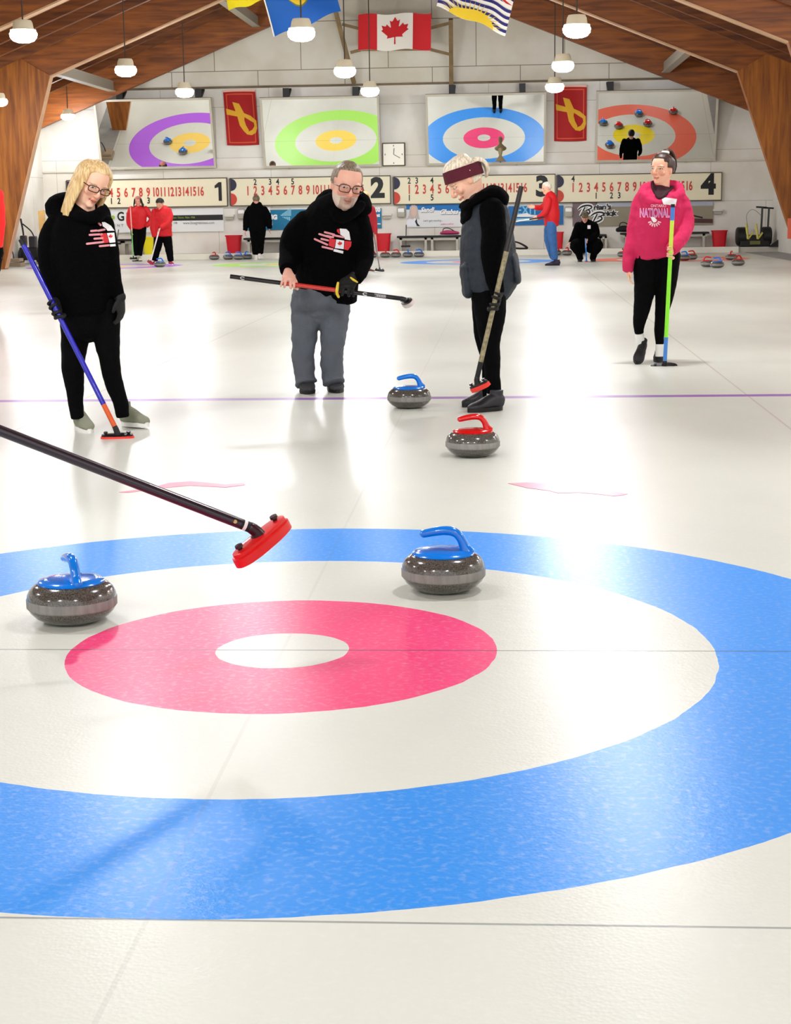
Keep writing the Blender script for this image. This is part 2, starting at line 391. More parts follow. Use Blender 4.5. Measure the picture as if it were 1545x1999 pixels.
for sd in (-1, 1):
    xe = WL-.2 if sd < 0 else WR+.2
    s = Sh()
    za = APEX+DD; ze = roof_z(xe)+DD
    s.add([(MID, -9, za), (xe, -9, ze), (xe, WALL_Y+.2, ze), (MID, WALL_Y+.2, za), (MID, -9, za+.12), (xe, -9, ze+.12), (xe, WALL_Y+.2, ze+.12), (MID, WALL_Y+.2, za+.12)],
          [(0, 1, 2, 3), (4, 7, 6, 5), (0, 4, 5, 1), (1, 5, 6, 2), (2, 6, 7, 3), (3, 7, 4, 0)])
    c = struct(s.build('ceiling', M_deck, smooth=False))
    s = Sh(); y = -8.5
    while y < 39.6:
        s.bar((MID, y, za-.17), (xe, y, ze-.17), .13, .34)
        y += 1.12
    j = s.build('joists', M_joist, c, smooth=False); j['kind'] = 'stuff'
for x0, x1 in ((WL, -11.12), (6.78, WR)):
    struct(Sh().box((x0, -9, .0), (x1, ICE_END-.07, .012)).build('floor', mat('grey carpet strip', (150, 150, 146), .9, var=.08), smooth=False)).name = 'floor_strip'
# glulam arches
def arch(Y, label, legs=True, leg_x=(8.72, 9.4), dz=0):
    r = thing('timber_arch', (MID, Y, 0), label, 'roof arch', 'glued timber roof arches')
    w = .2
    for sd in (-1, 1):
        half = (MID-WL) if sd < 0 else (WR-MID)
        if legs:
            kx = 7.43 if sd < 0 else 7.95; kz = roof_z(MID+sd*kx); bx = leg_x[0 if sd < 0 else 1]
            P = [V(MID, 0, APEX), V(MID+sd*kx, 0, kz), V(MID+sd*(kx+.9), 0, kz+.25), V(MID+sd*half, 0, roof_z(MID+sd*half)+.2), V(MID+sd*half, 0, roof_z(MID+sd*half)+DD-.05), V(MID, 0, APEX+DD-.05)]
            s = Sh().prism([p+V(0, Y-w/2, 0) for p in P], V(0, w, 0)); s.build('rafter', M_glur, r, smooth=False)
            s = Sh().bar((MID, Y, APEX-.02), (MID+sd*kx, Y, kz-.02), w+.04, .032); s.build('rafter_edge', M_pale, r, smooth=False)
            L = [V(MID+sd*kx, 0, kz-.01), V(MID+sd*bx, 0, .0), V(MID+sd*(bx+.42), 0, .0), V(MID+sd*min(half-.02, kx+1.85), 0, 3.2), V(MID+sd*min(half-.02, kx+1.8), 0, kz+.3), V(MID+sd*(kx+.8), 0, kz+.45)]
            s = Sh().prism([p+V(0, Y-w/2-.02, 0) for p in L], V(0, w+.04, 0)); s.build('leg', M_glu, r, smooth=False)
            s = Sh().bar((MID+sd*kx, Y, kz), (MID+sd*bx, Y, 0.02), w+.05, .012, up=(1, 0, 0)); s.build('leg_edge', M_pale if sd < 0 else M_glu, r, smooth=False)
        else:
            P = [V(MID, 0, APEX+dz), V(MID+sd*half, 0, roof_z(MID+sd*half)+dz), V(MID+sd*half, 0, roof_z(MID+sd*half)+DD-.05), V(MID, 0, APEX+DD-.05)]
            s = Sh().prism([p+V(0, Y-w/2, 0) for p in P], V(0, w, 0)); s.build('rafter', M_glur, r, smooth=False)
    return r
AY = [39.5, 33.8, 27.1, 20.4]
arch(AY[0], 'brown timber rafters lying against the far gable wall', legs=False, dz=-.12)
arch(AY[1], 'brown timber roof arch whose legs stand nearest the far wall')
arch(AY[2], 'second brown timber roof arch out from the far gable wall, pale lower edge')
# steel struts between the arches
M_strut = mat('grey painted steel', (150, 142, 126), .6)
for (px, py, qx, qy, lab) in ((101, 133, 222, 170, 'grey steel roof strut at the left knee beside the leftmost mirror'), (425, 0, 503, 49, 'grey steel roof strut left of the blue flag near the ridge'),
                              (1345, 116, 1300, 151, 'grey steel roof strut at right above the rightmost mirror')):
    a = at(px, py, AY[1]); b = at(qx, qy, AY[0]-.1); x = (a.x+b.x)/2; z = roof_z(x)+.14
    s = Sh().bar((x, AY[1], z), (x, AY[0]-.1, z), .1, .24).bar((x, AY[1], z-.13), (x, AY[0]-.1, z-.13), .2, .03)
    tag(s.build('roof_strut', M_strut, smooth=False), lab, 'strut', 'steel roof struts')

# ------------------------------------------------------------------ pendant lamps
M_bowl = mat('lamp diffuser', (250, 251, 255), .4, emit=LAMP_E)
M_house = mat('lamp housing', (236, 226, 196), .5, emit=0)
M_cord = mat('lamp cord', (70, 60, 50), .7)
def lamp(x, y, z, label, w=1.0, D=.42):
    r = thing('pendant_lamp', (x, y, z), label, 'lamp', 'pendant lamps over the ice')
    k = D/.42
    Sh().lathe([(.001, .2*k), (.13*k, .19*k), (.15*k, .15*k), (.165*k, .06*k), (.2*k, .05*k), (.2*k, .03*k)], (x, y, z), 24).build('housing', M_house, r)
    b = Sh().lathe([(.19*k, .03*k), (.215*k, -.01*k), (.205*k, -.07*k), (.16*k, -.12*k), (.09*k, -.145*k), (.001, -.15*k)], (x, y, z), 24).build('diffuser', M_bowl, r)
    Sh().rod((x, y, z+.18), (x, y, roof_z(x)+DD-.02), .012, 8).build('cord', M_cord, r)
    return r
lamp_px = [(45, 65, 22.0, 'pendant lamp at the upper left corner, largest of the left row'), (245, 135, 28.8, 'pendant lamp in front of the brown ceiling, middle one of the left row'),
           (360, 178, 35.1, 'pendant lamp just above the leftmost mirror'), (588, 62, 22.0, 'large pendant lamp hanging in front of the blue flag'),
           (673, 137, 28.8, 'pendant lamp hanging left below the red and white maple leaf flag'), (722, 176, 35.1, 'pendant lamp just above the second mirror from left'),
           (1126, 55, 22.0, 'largest pendant lamp right of the maple leaf flag, against the rafters'), (1099, 126, 28.8, 'pendant lamp right of the maple leaf flag, middle in height of its row'),
           (1083, 168, 35.1, 'pendant lamp at the top of the right red ribbon banner')]
xs_row = {}
for i, (px, py, Y, lab) in enumerate(lamp_px):
    p = at(px, py, Y); lamp(p.x, Y, p.z, lab); xs_row.setdefault(i//3, []).append((p.x, p.z))
for px, py, Y, lab in ((132, 226, 38.6, 'small pendant lamp at the left roof edge beside the leftmost mirror'), (-2, 197, 31.2, 'small pendant lamp cut by the left edge of the picture')):
    p = at(px, py, Y); lamp(p.x, Y, p.z, lab, .5, .34)
# the same rows go on towards the camera, above the frame
for rw in range(3):
    x = sum(q[0] for q in xs_row[rw])/3; z = sum(q[1] for q in xs_row[rw])/3
    for Y in (15.3, 8.6, 1.9, -4.8):
        lamp(x, Y, z, 'pendant lamp of the rows nearer the viewer, above the picture')
for Y in (22.0, 15.3, 8.6, 1.9):
    lamp(6.3, Y, 4.0, 'pendant lamp of the row along the right wall, outside the picture')

# ------------------------------------------------------------------ mirrors over the far houses
M_mir = mat('mirror glass', (247, 248, 244), .0, metal=1)
M_mfr = mat('mirror frame', (196, 190, 172), .5)
M_blk = mat('black metal', (16, 15, 15), .5)
MIRX = [(-8.60, 'tilted wall mirror showing the purple and yellow rings, leftmost'), (-4.20, 'tilted wall mirror showing the green and yellow rings'),
        (.13, 'tilted wall mirror showing the blue and pink rings'), (4.54, 'tilted wall mirror showing the orange and yellow rings, rightmost')]
TILT = math.radians(16.0)
for i, (x, lab) in enumerate(MIRX):
    w = 3.12; h = 1.86; zc = 3.25 + (.03 if i == 0 else 0); yc = WALL_Y-.38
    r = thing('tilted_mirror', (x, yc, zc), lab, 'mirror', 'tilted mirrors above the scoreboards')
    # plane axes: up axis leans towards the rink at the top
    up = V(0, -math.sin(TILT), math.cos(TILT)); nr = V(0, -math.cos(TILT), -math.sin(TILT)); c = V(x, yc, zc); X = V(1, 0, 0)
    def R(u0, v0, u1, v1, t0, t1, mi=0, s=None):
        P = [c+X*u+up*v+nr*t for t in (t0, t1) for u, v in ((u0, v0), (u1, v0), (u1, v1), (u0, v1))]
        s.add(P, [(0, 3, 2, 1), (4, 5, 6, 7), (0, 1, 5, 4), (1, 2, 6, 5), (2, 3, 7, 6), (3, 0, 4, 7)], mi)
    f = .055; s = Sh()
    R(-w/2, -h/2, w/2, -h/2+f, -.03, .03, 0, s); R(-w/2, h/2-f, w/2, h/2, -.03, .03, 0, s); R(-w/2, -h/2+f, -w/2+f, h/2-f, -.03, .03, 0, s); R(w/2-f, -h/2+f, w/2, h/2-f, -.03, .03, 0, s)
    R(-w/2, -h/2, w/2, h/2, -.05, -.03, 0, s)
    s.build('frame', M_mfr, r, smooth=False)
    s = Sh(); R(-w/2+f, -h/2+f, w/2-f, h/2-f, -.005, .008, 0, s); s.build('glass', M_mir, r, smooth=False)
    for sx in (-.87, 1.22 if i == 0 else .95):
        if i == 3 and sx > 0: continue
        if i == 3: sx = -1.2; 
        tp = c+X*sx+up*(h/2-.05)+nr*-.045
        s = Sh().bar(tp, V(x+sx, WALL_Y-.02, tp.z+.28), .16, .05, up=(0, 0, 1)).box((x+sx-.08, tp.y-.03, tp.z-.05), (x+sx+.08, tp.y+.03, tp.z+.27))
        s.build('bracket', M_blk, r, smooth=False)
    for sx in (-.9, .8):
        bp_ = c+X*sx-up*(h/2-.02)+nr*-.06
        Sh().box((x+sx-.03, bp_.y, bp_.z-.07), (x+sx+.03, WALL_Y, bp_.z)).build('lower_mount', M_mfr, r, smooth=False)
# small fitting at the foot of the third mirror
p = at(977, 303, 39.9)
s = Sh().lathe([(.001, .17), (.045, .16), (.06, .11), (.05, .04), (.035, -.02), (.05, -.05), (.12, -.14), (.16, -.17), (.001, -.18)], (p.x, 39.55, p.z), 20)
s.box((p.x-.02, 39.55, p.z-.19), (p.x+.02, 40.38, p.z-.16))
tag(s.build('wall_ornament', mat('tan fitting', (150, 132, 96), .6)), 'small tan bottle shaped fitting in front of the lower edge of the blue ring mirror', 'ornament')

# ------------------------------------------------------------------ scoreboards
M_brd = mat('cream board', (240, 232, 200), .5)
M_bfr = mat('dark board edge', (84, 74, 60), .6)
M_red = mat('numeral red', (205, 62, 44), .5)
M_num = mat('numeral black', (12, 10, 10), .5)
M_navy = mat('navy disc', (34, 30, 62), .5)
BX = [(-11.1, -6.79), (-6.68, -2.42), (-2.31, 1.93), (2.01, 6.27)]
CARDS = [([], {4: '1', 5: '2', 9: '3'}), ({2: '2', 4: '3', 5: '4', 7: '5'}, {}), ({1: '2', 2: '3', 4: '4'}, {1: '1', 4: '5'}), ({1: '4'}, {4: '1', 6: '2', 7: '3'})]
CARDX = None
ZB = [(1.39, 2.115), (1.39, 2.10), (1.36, 2.07), (1.345, 2.045)]
for i, (x0, x1) in enumerate(BX):
    z0, z1 = ZB[i]; y = WALL_Y-.09; zc = (z0+z1)/2
    nm = ['1', '2', '3', '4'][i]
    r = thing('scoreboard', ((x0+x1)/2, WALL_Y, z0), 'long cream scoreboard with red end numbers and a big black %s' % nm, 'scoreboard', 'scoreboards along the far wall')
    Sh().box((x0, y, z0), (x1, WALL_Y-.01, z1)).build('board', M_brd, r, smooth=False)
    s = Sh(); e = .018
    s.box((x0-e, y-.02, z1-.005), (x1+e, y+.04, z1+e)).box((x0-e, y-.02, z0-e), (x1+e, y+.04, z0+.005)).box((x0-e-.02, y-.02, z0), (x0, y+.04, z1)).box((x1, y-.02, z0), (x1+e, y+.04, z1))
    s.build('frame', M_bfr, r, smooth=False)
    for zz, m, nmn in ((zc+.19, M_navy, 'navy_disc'), (zc-.19, M_red, 'red_disc')):
        rad = .16; P = [V(x0, y, zz-rad)]+[V(x0+rad*math.sin(a)*1.0, y, zz-rad*math.cos(a)) for a in [PI*k/20 for k in range(1, 20)]]+[V(x0, y, zz+rad)]
        Sh().prism(P, V(0, -.012, 0)).build(nmn, m, r, smooth=False)
    xa = x0+.43; st = (x1-x0)*.0545*1.02 if False else .2305
    xa = x0+.40+(.18 if i == 0 else .06 if i == 1 else 0)
    objs = []
    st = .1845*1.0
    # ends 1..16 fill the board up to the big sheet number
    st = (3.42-.40)/15.0
    for k in range(1, 17):
        xx = xa+(k-1)*st
        objs.append(textm(str(k), .33, V(xx, y-.006, zc+.015), M_red, r, 'n', xs=.62 if k < 10 else .58, bold=.008))
    if nm in '3':
        pass
    join_meshes(objs, 'red_numerals')
    if nm == '1':
        cx = x1-.22; P = [(-.0, -.24), (.085, -.24), (.085, .25), (.01, .25), (-.10, .16), (-.10, .09), (0, .12)]
        Sh().prism([V(cx+a, y, zc+.01+b) for a, b in P], V(0, -.012, 0)).build('sheet_number', M_num, r, smooth=False)
    else:
        textm(nm, .70, V(x1-.33, y-.006, zc+.03), M_num, r, 'sheet_number', xs=1.0, bold=.035)
    for cards, dz in ((CARDS[i][0], .225), (CARDS[i][1], -.22)):
        for k in cards:
            textm(cards[k], .22, V(xa+(k-1)*st, y-.008, zc+dz+.02), M_num, r, 'score_numeral', xs=.8, bold=.004)
# ------------------------------------------------------------------ banners
def W(px, py): return at(px, py, WALL_Y-.05)
def banner(name, x0p, y0p, x1p, y1p, col, label, grp='sponsor banners under the scoreboards'):
    a = W(x0p, y0p); b = W(x1p, y1p); z1 = min(a.z, 1.265 if x0p < 1000 and x0p > 900 or x0p < 700 and x0p > 400 else 1.335 if x0p < 400 else 1.265 if x0p > 1000 else 1.28); z0 = b.z
    r = thing(name, ((a.x+b.x)/2, WALL_Y, z0), label, 'banner', grp)
    Sh().box((a.x, WALL_Y-.045, z0), (b.x, WALL_Y-.015, z1)).build('sheet', mat('banner '+label[:12], col, .5), r, smooth=False)
    return r, a.x, b.x, z0, z1
def bt(r, body, px, py, hpx, m, xs=1, bold=0, shear=0, align='LEFT', rot=0, name='lettering', lift=0):
    p = at(px, py, WALL_Y-.052-lift); return textm(body, hpx/72.4/.72, p, m, r, name, xs, bold, shear, align, .004, rot)
def brect(r, name, x0, y0, x1, y1, m, lift=0):
    a = at(x0, y0, WALL_Y-.052-lift); b = at(x1, y1, WALL_Y-.052-lift)
    return Sh().box((a.x, WALL_Y-.052-lift, b.z), (b.x, WALL_Y-.046-lift, a.z)).build(name, m, r, smooth=False)
def bpoly(r, name, pts, m, lift=0, th=.006):
    P = [at(x, y, WALL_Y-.052-lift) for x, y in pts]; P = [V(p.x, WALL_Y-.046-lift, p.z) for p in P]
    return Sh().prism(P, V(0, -th, 0)).build(name, m, r, smooth=False)
M_w = mat('white print', (248, 248, 246), .5); M_gd = mat('grey print', (120, 122, 124), .5)
M_grn = mat('green print', (150, 180, 70), .5); M_dk = mat('dark print', (20, 18, 18), .5)
r, *_ = banner('sponsor_banner', 130, 404, 437, 452, (232, 234, 232), 'white banner with a large black G and a black strip, below scoreboard 1')
Sh().lathe([(.001, 0), (.055, 0), (.055, .006), (.001, .006)], W(220, 425)+V(0, -.012, 0), 20, axis=(0, -1, 0)).build('green_dot', M_grn, r)
bt(r, 'G', 228, 424, 17, M_dk, .85, .008); bt(r, 'I', 246, 424, 14, mat('brown print', (110, 50, 30), .5), 1, .012)
bt(r, 'E N T', 222, 441, 5, M_gd, 1.1); bt(r, 'A', 286, 440, 5, M_gd)
brect(r, 'black_strip', 330, 421, 435, 430, M_dk)
bt(r, 'Flowers - Fixtures - Patios - Walls', 333, 425.5, 4, M_grn, .62, lift=.008)
bt(r, '1188', 338, 436, 4, M_gd, .7); bt(r, 'www.limegreenness.com', 357, 436, 5.5, M_gd, .80)
M_teal = (0, 118, 160)
r, *_ = banner('sponsor_banner', 478, 401, 745, 446, M_teal, 'teal banner with white capital letters, below scoreboard 2')
bt(r, 'E', 521, 411, 8.5, M_w, 1, .012); bt(r, 'NG', 523, 425, 8.5, M_w, 1, .012); bt(r, 'S', 526, 437, 8.5, M_w, 1, .012)
for k in range(8):
    x = 548+k*2.6; hh = 2+1.9*k
    bpoly(r, 'white_wave', [(x, 422-hh), (x+1.6, 422-hh-1), (x+1.6, 422), (x, 422)], mat('pale blue print', (150, 215, 232), .5))
for k in range(5):
    x = 551+k*3.2; bpoly(r, 'white_wave', [(x, 424), (x+2, 424), (x+2, 425+k*1.6), (x, 425+k*1.4)], mat('pale blue print'))
bt(r, '000', 727, 410.5, 8, M_w, .9, .01); bt(r, 'ret', 731, 421, 6, M_w, 1, .008)
brect(r, 'white_line', 730, 436.5, 743, 438.5, M_w)
r, *_ = banner('sponsor_banner', 793, 399, 912, 443, (236, 236, 240), 'white banner with a blue top and white italic name lettering, below scoreboard 3')
M_bb = mat('blue print', (0, 112, 186), .5)
bpoly(r, 'blue_field', [(793, 398.6), (912, 397.6), (912, 414), (840, 410.5), (793, 409.5)], M_bb)
bpoly(r, 'portrait_hair', [(799, 412), (800, 405), (804, 400.5), (809, 400), (814, 403), (816, 410), (817, 420), (819, 428), (797, 428), (794, 430), (798, 420)], mat('portrait hair', (196, 186, 176), .6), lift=.008)
bpoly(r, 'portrait_face', [(802, 409), (805, 403), (810, 403), (813, 409), (813, 418), (809, 425), (804, 421)], mat('portrait skin', (222, 190, 176), .6), lift=.016)
bpoly(r, 'portrait_jacket', [(793.5, 431), (800, 427), (806, 431), (809, 426), (816, 430), (820, 443), (794, 443)], mat('portrait white', (238, 238, 244), .6), lift=.012)
bpoly(r, 'portrait_tie', [(810, 433), (813, 427), (815, 436), (820, 442), (814, 442)], M_dk, lift=.02)
bt(r, 'Sandi', 820.5, 410.5, 9, M_w, .95, .006, .35, rot=.0, lift=.01); bt(r, 'Chabas', 858, 414.5, 9, M_w, .95, .006, .35, lift=.01)
bt(r, 'Sandi', 821.3, 411.6, 9, M_gd, .95, .006, .35, lift=.004); bt(r, 'Chabas', 858.8, 415.6, 9, M_gd, .95, .006, .35, lift=.004)
bt(r, "Let's get moving...", 826, 431.5, 4, M_gd, .95, 0, .2); bt(r, 'make a call to', 860, 438, 4, mat('pink print', (226, 120, 160), .5), .8, 0, .2)
r, *_ = banner('sponsor_banner', 992, 395, 1100, 439, (0, 104, 172), 'blue banner with pale outlined letters, behind the person in red with jeans')
bt(r, 'EXIT', 1008, 412, 17, mat('sky blue print', (110, 196, 236), .5), .85, .006)
bpoly(r, 'white_swoosh', [(1008, 420), (1020, 418), (1028, 416), (1036, 420), (1060, 421), (1060, 424), (1008, 424)], M_w, lift=.008)
bpoly(r, 'white_oval', [(1008, 427), (1042, 426), (1048, 427), (1036, 432), (1008, 433)], mat('pale blue print'), lift=.008)
r, x0, x1, z0, z1 = banner('sponsor_banner', 1118, 394, 1392, 439, (150, 142, 120), 'grey brown picture banner with black script lettering, below scoreboard 4')
bpoly(r, 'mauve_patch', [(1118, 394), (1168, 394), (1158, 410), (1140, 440), (1118, 440)], mat('mauve print', (124, 106, 108), .6))
bpoly(r, 'sky_patch', [(1160, 393.6), (1392, 391), (1392, 402), (1200, 404), (1168, 402)], mat('grey blue print', (176, 180, 192), .6))
bpoly(r, 'brown_stripe', [(1240, 424), (1392, 428), (1392, 436), (1240, 434)], mat('maroon print', (84, 52, 50), .6))
bpoly(r, 'road_stripe', [(1345, 418), (1372, 424), (1372, 427), (1350, 422)], M_dk)
for l, m, bo in ((.006, M_w, .022), (.016, M_dk, .006)):
    bt(r, "rian's", 1158, 406, 10, m, 1.15, bo, .1, rot=.04, lift=l); bt(r, 'rick', 1177, 418, 10, m, 1.2, bo, .1, rot=.04, lift=l)
def script_B(x, y, k):
    for l, m, rr in ((.006, M_w, .055), (.014, M_dk, .022)):
        f = lambda u, v: (lambda p: V(p.x, WALL_Y-.055-l, p.z))(at(x+u*k, y+v*k, WALL_Y-.05))
        s = Sh().tube([(f(-14, 3), rr*.5, .004), (f(-6, -3), rr, .004), (f(4, -5.5), rr, .004), (f(12, -4), rr, .004), (f(12, 0), rr*.8, .004), (f(2, 4), rr*.6, .004)], n=8, sub=6)
        s.tube([(f(2, 4), rr*.5, .004), (f(8, 4), rr*.8, .004), (f(9, 9), rr, .004), (f(0, 14), rr, .004), (f(-8, 15), rr*.6, .004)], n=8, sub=6)
        s.tube([(f(0, -2), rr*.7, .004), (f(-4, 6), rr*.9, .004), (f(-9, 15), rr*.7, .004)], n=8, sub=4)
        s.build('script_initial', m, r)
script_B(1142, 407, 1.0); script_B(1166, 420, .95)
# ------------------------------------------------------------------ clock, flags
p = at(768.5, 302, WALL_Y-.08)
r = thing('wall_clock', (p.x, WALL_Y, p.z-.3), 'square white wall clock between the second and third mirrors', 'clock')
h = .305
s = Sh().box((p.x-h, WALL_Y-.1, p.z-h), (p.x+h, WALL_Y-.005, p.z+h)); s.build('case', mat('clock case', (96, 84, 56), .5), r, smooth=False, bevel=.02)
Sh().box((p.x-h+.03, WALL_Y-.112, p.z-h+.03), (p.x+h-.03, WALL_Y-.1, p.z+h-.03)).build('dial', mat('clock dial', (252, 248, 232), .4), r, smooth=False)
for nmn, ax, ay, wd_ in (('hour_hand', .015, .16, .022), ('minute_hand', .17, -.095, .018)):
    Sh().bar((p.x, WALL_Y-.118, p.z), (p.x+ax, WALL_Y-.118, p.z+ay), .006, wd_, up=(0, 0, 1) if abs(ax) > abs(ay) else (1, 0, 0)).build(nmn, M_gd, r, smooth=False)
for k in range(12):
    a = k*PI/6; q = .225
    if k in (0, 3, 6, 9): Sh().box((p.x+q*math.sin(a)-.012, WALL_Y-.116, p.z+q*math.cos(a)-.02), (p.x+q*math.sin(a)+.012, WALL_Y-.112, p.z+q*math.cos(a)+.02)).build('hour_mark', M_gd, r, smooth=False)

def grid_cloth(name, mapf, nu, nv, m, parent, th=.008, region=None):
    """cloth sheet given by mapf(u, v) -> point"""
    s = Sh(); P = []
    for j in range(nv+1):
        for i in range(nu+1): P.append(mapf(i/nu, j/nv))
    Q = [q+V(0, th, 0) for q in P]; n = len(P); Fc = []
    for j in range(nv):
        for i in range(nu):
            a = j*(nu+1)+i; Fc.append((a, a+1, a+nu+2, a+nu+1)); Fc.append((n+a, n+a+nu+1, n+a+nu+2, n+a+1))
    def edge(idx):
        for a, b in zip(idx[:-1], idx[1:]): Fc.append((a, n+a, n+b, b))
    edge([i for i in range(nu+1)]); edge([nv*(nu+1)+i for i in range(nu+1)][::-1]); edge([j*(nu+1) for j in range(nv+1)][::-1]); edge([j*(nu+1)+nu for j in range(nv+1)])
    s.add(P+Q, Fc)
    return s.build(name, m, parent)
def patch(name, polys, mapf, m, parent, step=.05, off=.004, offv=V(0, -1, 0)):
    """flat figure(s) given in (u, v), laid on the cloth mapf"""
    bm = bmesh.new()
    for poly in polys:
        vs = [bm.verts.new((u, v, 0)) for u, v in poly]
        es = [bm.edges.new((vs[i], vs[(i+1) % len(vs)])) for i in range(len(vs))]
        bmesh.ops.triangle_fill(bm, use_beauty=True, edges=es)
    for _ in range(6):
        long = [e for e in bm.edges if e.calc_length() > step]
        if not long: break
        bmesh.ops.subdivide_edges(bm, edges=long, cuts=1, use_grid_fill=False)
        bmesh.ops.triangulate(bm, faces=[f for f in bm.faces if len(f.verts) > 3])
    for v in bm.verts: v.co = Vector(mapf(v.co.x, v.co.y))+offv*off
    me = bpy.data.meshes.new(name); bm.to_mesh(me); bm.free(); me.materials.append(m)
    me.shade_smooth()
    o = bpy.data.objects.new(name, me); COL.objects.link(o)
    if parent:
        o.parent = parent; o.matrix_parent_inverse = Matrix.LocRotScale(parent.location, parent.rotation_euler, parent.scale).inverted()
    return o
LEAFH = [(0, 1), (.14, .74), (.20, .72), (.32, .80), (.24, .36), (.29, .33), (.50, .56), (.56, .43), (.61, .41), (.83, .46), (.75, .22), (.77, .17), (.86, .12), (.47, -.20), (.46, -.26), (.50, -.38), (.06, -.32), (.035, -.36), (.05, -.80)]
LEAF = LEAFH+[(-x, y) for x, y in reversed(LEAFH) if x > 0]
C_red = mat('flag red', (205, 22, 30), .7); C_white = mat('flag white', (240, 236, 222), .7)
def bil(c00, c10, c01, c11, amp, wu, wv, ph=0):
    def f(u, v):
        p = (c00*(1-u)+c10*u)*(1-v)+(c01*(1-u)+c11*u)*v
        return p+V(0, amp*math.sin(wu*u+wv*v+ph)*(0.4+.6*abs(u-.5)), amp*.35*math.sin(wu*1.3*u+ph))
    return f
YF = 39.3
q = [at(x, y, YF) for x, y in ((699, 99), (841, 97), (699, 29), (842, 26))]
r = thing('maple_leaf_flag', ((q[0].x+q[1].x)/2, YF, q[0].z), 'red and white flag with a red maple leaf hung at top centre', 'flag', 'flags hanging at the gable')
mf = bil(q[0], q[1], q[2], q[3], .07, 9, 1.5)
grid_cloth('cloth', mf, 48, 20, C_white, r)
for u0, u1 in ((0, .26), (.75, 1)):
    patch('red_band', [[(u0, 0), (u1, 0), (u1, 1), (u0, 1)]], mf, C_red, r, off=.01)
patch('maple_leaf', [[(.505+x*.22, .50+y*.42) for x, y in LEAF]], mf, C_red, r, off=.012)
M_batten = mat('weathered wood', (128, 106, 70), .7, var=.2, vscale=4)
s = Sh()
for a, b, w_ in (((655, 22), (691, 163), .11), ((880, 38), (881, 167), .11), ((668, 48), (700, 56), .07), ((684, 103), (704, 98), .07), ((841, 55), (880, 45), .07), ((840, 97), (880, 107), .07), ((700, 56), (841, 55), .05), ((704, 98), (840, 97), .05)):
    pa = at(a[0], a[1], 39.5); pb = at(b[0], b[1], 39.5)
    if w_ > .1: pb = at(b[0], b[1], 40.25)
    s.bar(pa, pb, w_, w_, up=(0, 1, 0))
tag(s.build('flag_frame', M_batten, smooth=False), 'weathered wooden frame holding the maple leaf flag on the gable', 'frame')
# blue flag
YF = 30.4
q = [at(x, y, YF) for x, y in ((534, 73), (665, 23), (497, -62), (632, -90))]
r = thing('blue_flag', (q[0].x, YF, q[0].z), 'blue flag with a coat of arms shield, tilted, left of the maple leaf flag', 'flag', 'flags hanging at the gable')
mf = bil(q[0], q[1], q[2], q[3], .09, 7, 4)
grid_cloth('cloth', mf, 40, 30, mat('flag blue', (22, 92, 178), .7), r)
cu_, cv_ = .50, .56
def sh_(pts): return [(cu_+x*.15, cv_+y*.2) for x, y in pts]
patch('shield_edge', [sh_([(-1.12, 1.1), (1.12, 1.1), (1.12, -.6), (.5, -1.15), (0, -1.32), (-.5, -1.15), (-1.12, -.6)])], mf, mat('shield olive', (120, 124, 60), .7), r, off=.012)
patch('shield_wheat', [sh_([(-1, -.2), (1, -.2), (1, -.62), (.4, -1.05), (0, -1.18), (-.4, -1.05), (-1, -.62)])], mf, mat('flag gold', (232, 196, 40), .7), r, off=.02)
patch('shield_green', [sh_([(-1, -.2), (1, -.2), (1, .12), (-1, .12)])], mf, mat('shield green', (60, 120, 70), .7), r, off=.02)
patch('shield_hills', [sh_([(-1, .12), (1, .12), (1, .3), (.4, .45), (-.3, .3), (-1, .42)])], mf, mat('shield grey', (170, 190, 196), .7), r, off=.02)
patch('shield_red', [sh_([(-1, .55), (1, .55), (1, 1), (-1, 1)])], mf, C_white, r, off=.02)
patch('red_cross', [sh_([(-1, .7), (1, .7), (1, .85), (-1, .85)]), sh_([(-.12, .55), (.12, .55), (.12, .699), (-.12, .699)])], mf, mat('shield maroon', (150, 40, 46), .7), r, off=.026)
patch('hem', [[(0, 0), (.018, 0), (.018, 1), (0, 1)]], mf, C_white, r, off=.012)
# BC flag
YF = 30.2
q = [at(x, y, YF) for x, y in ((852, 14), (986, 68), (880, -88), (1012, -38))]
r = thing('provincial_flag', (q[0].x, YF, q[0].z), 'flag with gold setting sun and blue wavy bars, right of the maple leaf flag', 'flag', 'flags hanging at the gable')
mf = bil(q[0], q[1], q[2], q[3], .09, 8, 3, 1)
grid_cloth('cloth', mf, 40, 30, C_white, r)
C_navy = mat('flag navy', (38, 36, 110), .7); C_gold = mat('flag gold')
def wavy(v0, v1, n=24, a=.012): 
    return [(i/n, v0+a*math.sin(i/n*18)) for i in range(n+1)]+[(i/n, v1+a*math.sin(i/n*18)) for i in range(n, -1, -1)]
for v0 in (.06, .18, .30, .42): patch('blue_bar', [wavy(v0, v0+.055)], mf, C_navy, r, off=.012)
patch('gold_sun', [[(.5+.36*math.cos(a)*.9, .0+.21*max(0, math.sin(a))) for a in [PI*k/24 for k in range(25)]]], mf, C_gold, r, off=.022)
rays = []
for k in range(1, 20):
    a = PI*k/20; rays.append([(.5+.33*math.cos(a-.035), .17*math.sin(a-.035)), (.5+.33*math.cos(a+.035), .17*math.sin(a+.035)), (.5+.47*math.cos(a), .36*math.sin(a))])
patch('sun_ray', rays, mf, C_gold, r, off=.018, step=.1)
patch('union_field', [[(0, .55), (1, .55), (1, 1), (0, 1)]], mf, C_navy, r, off=.012)
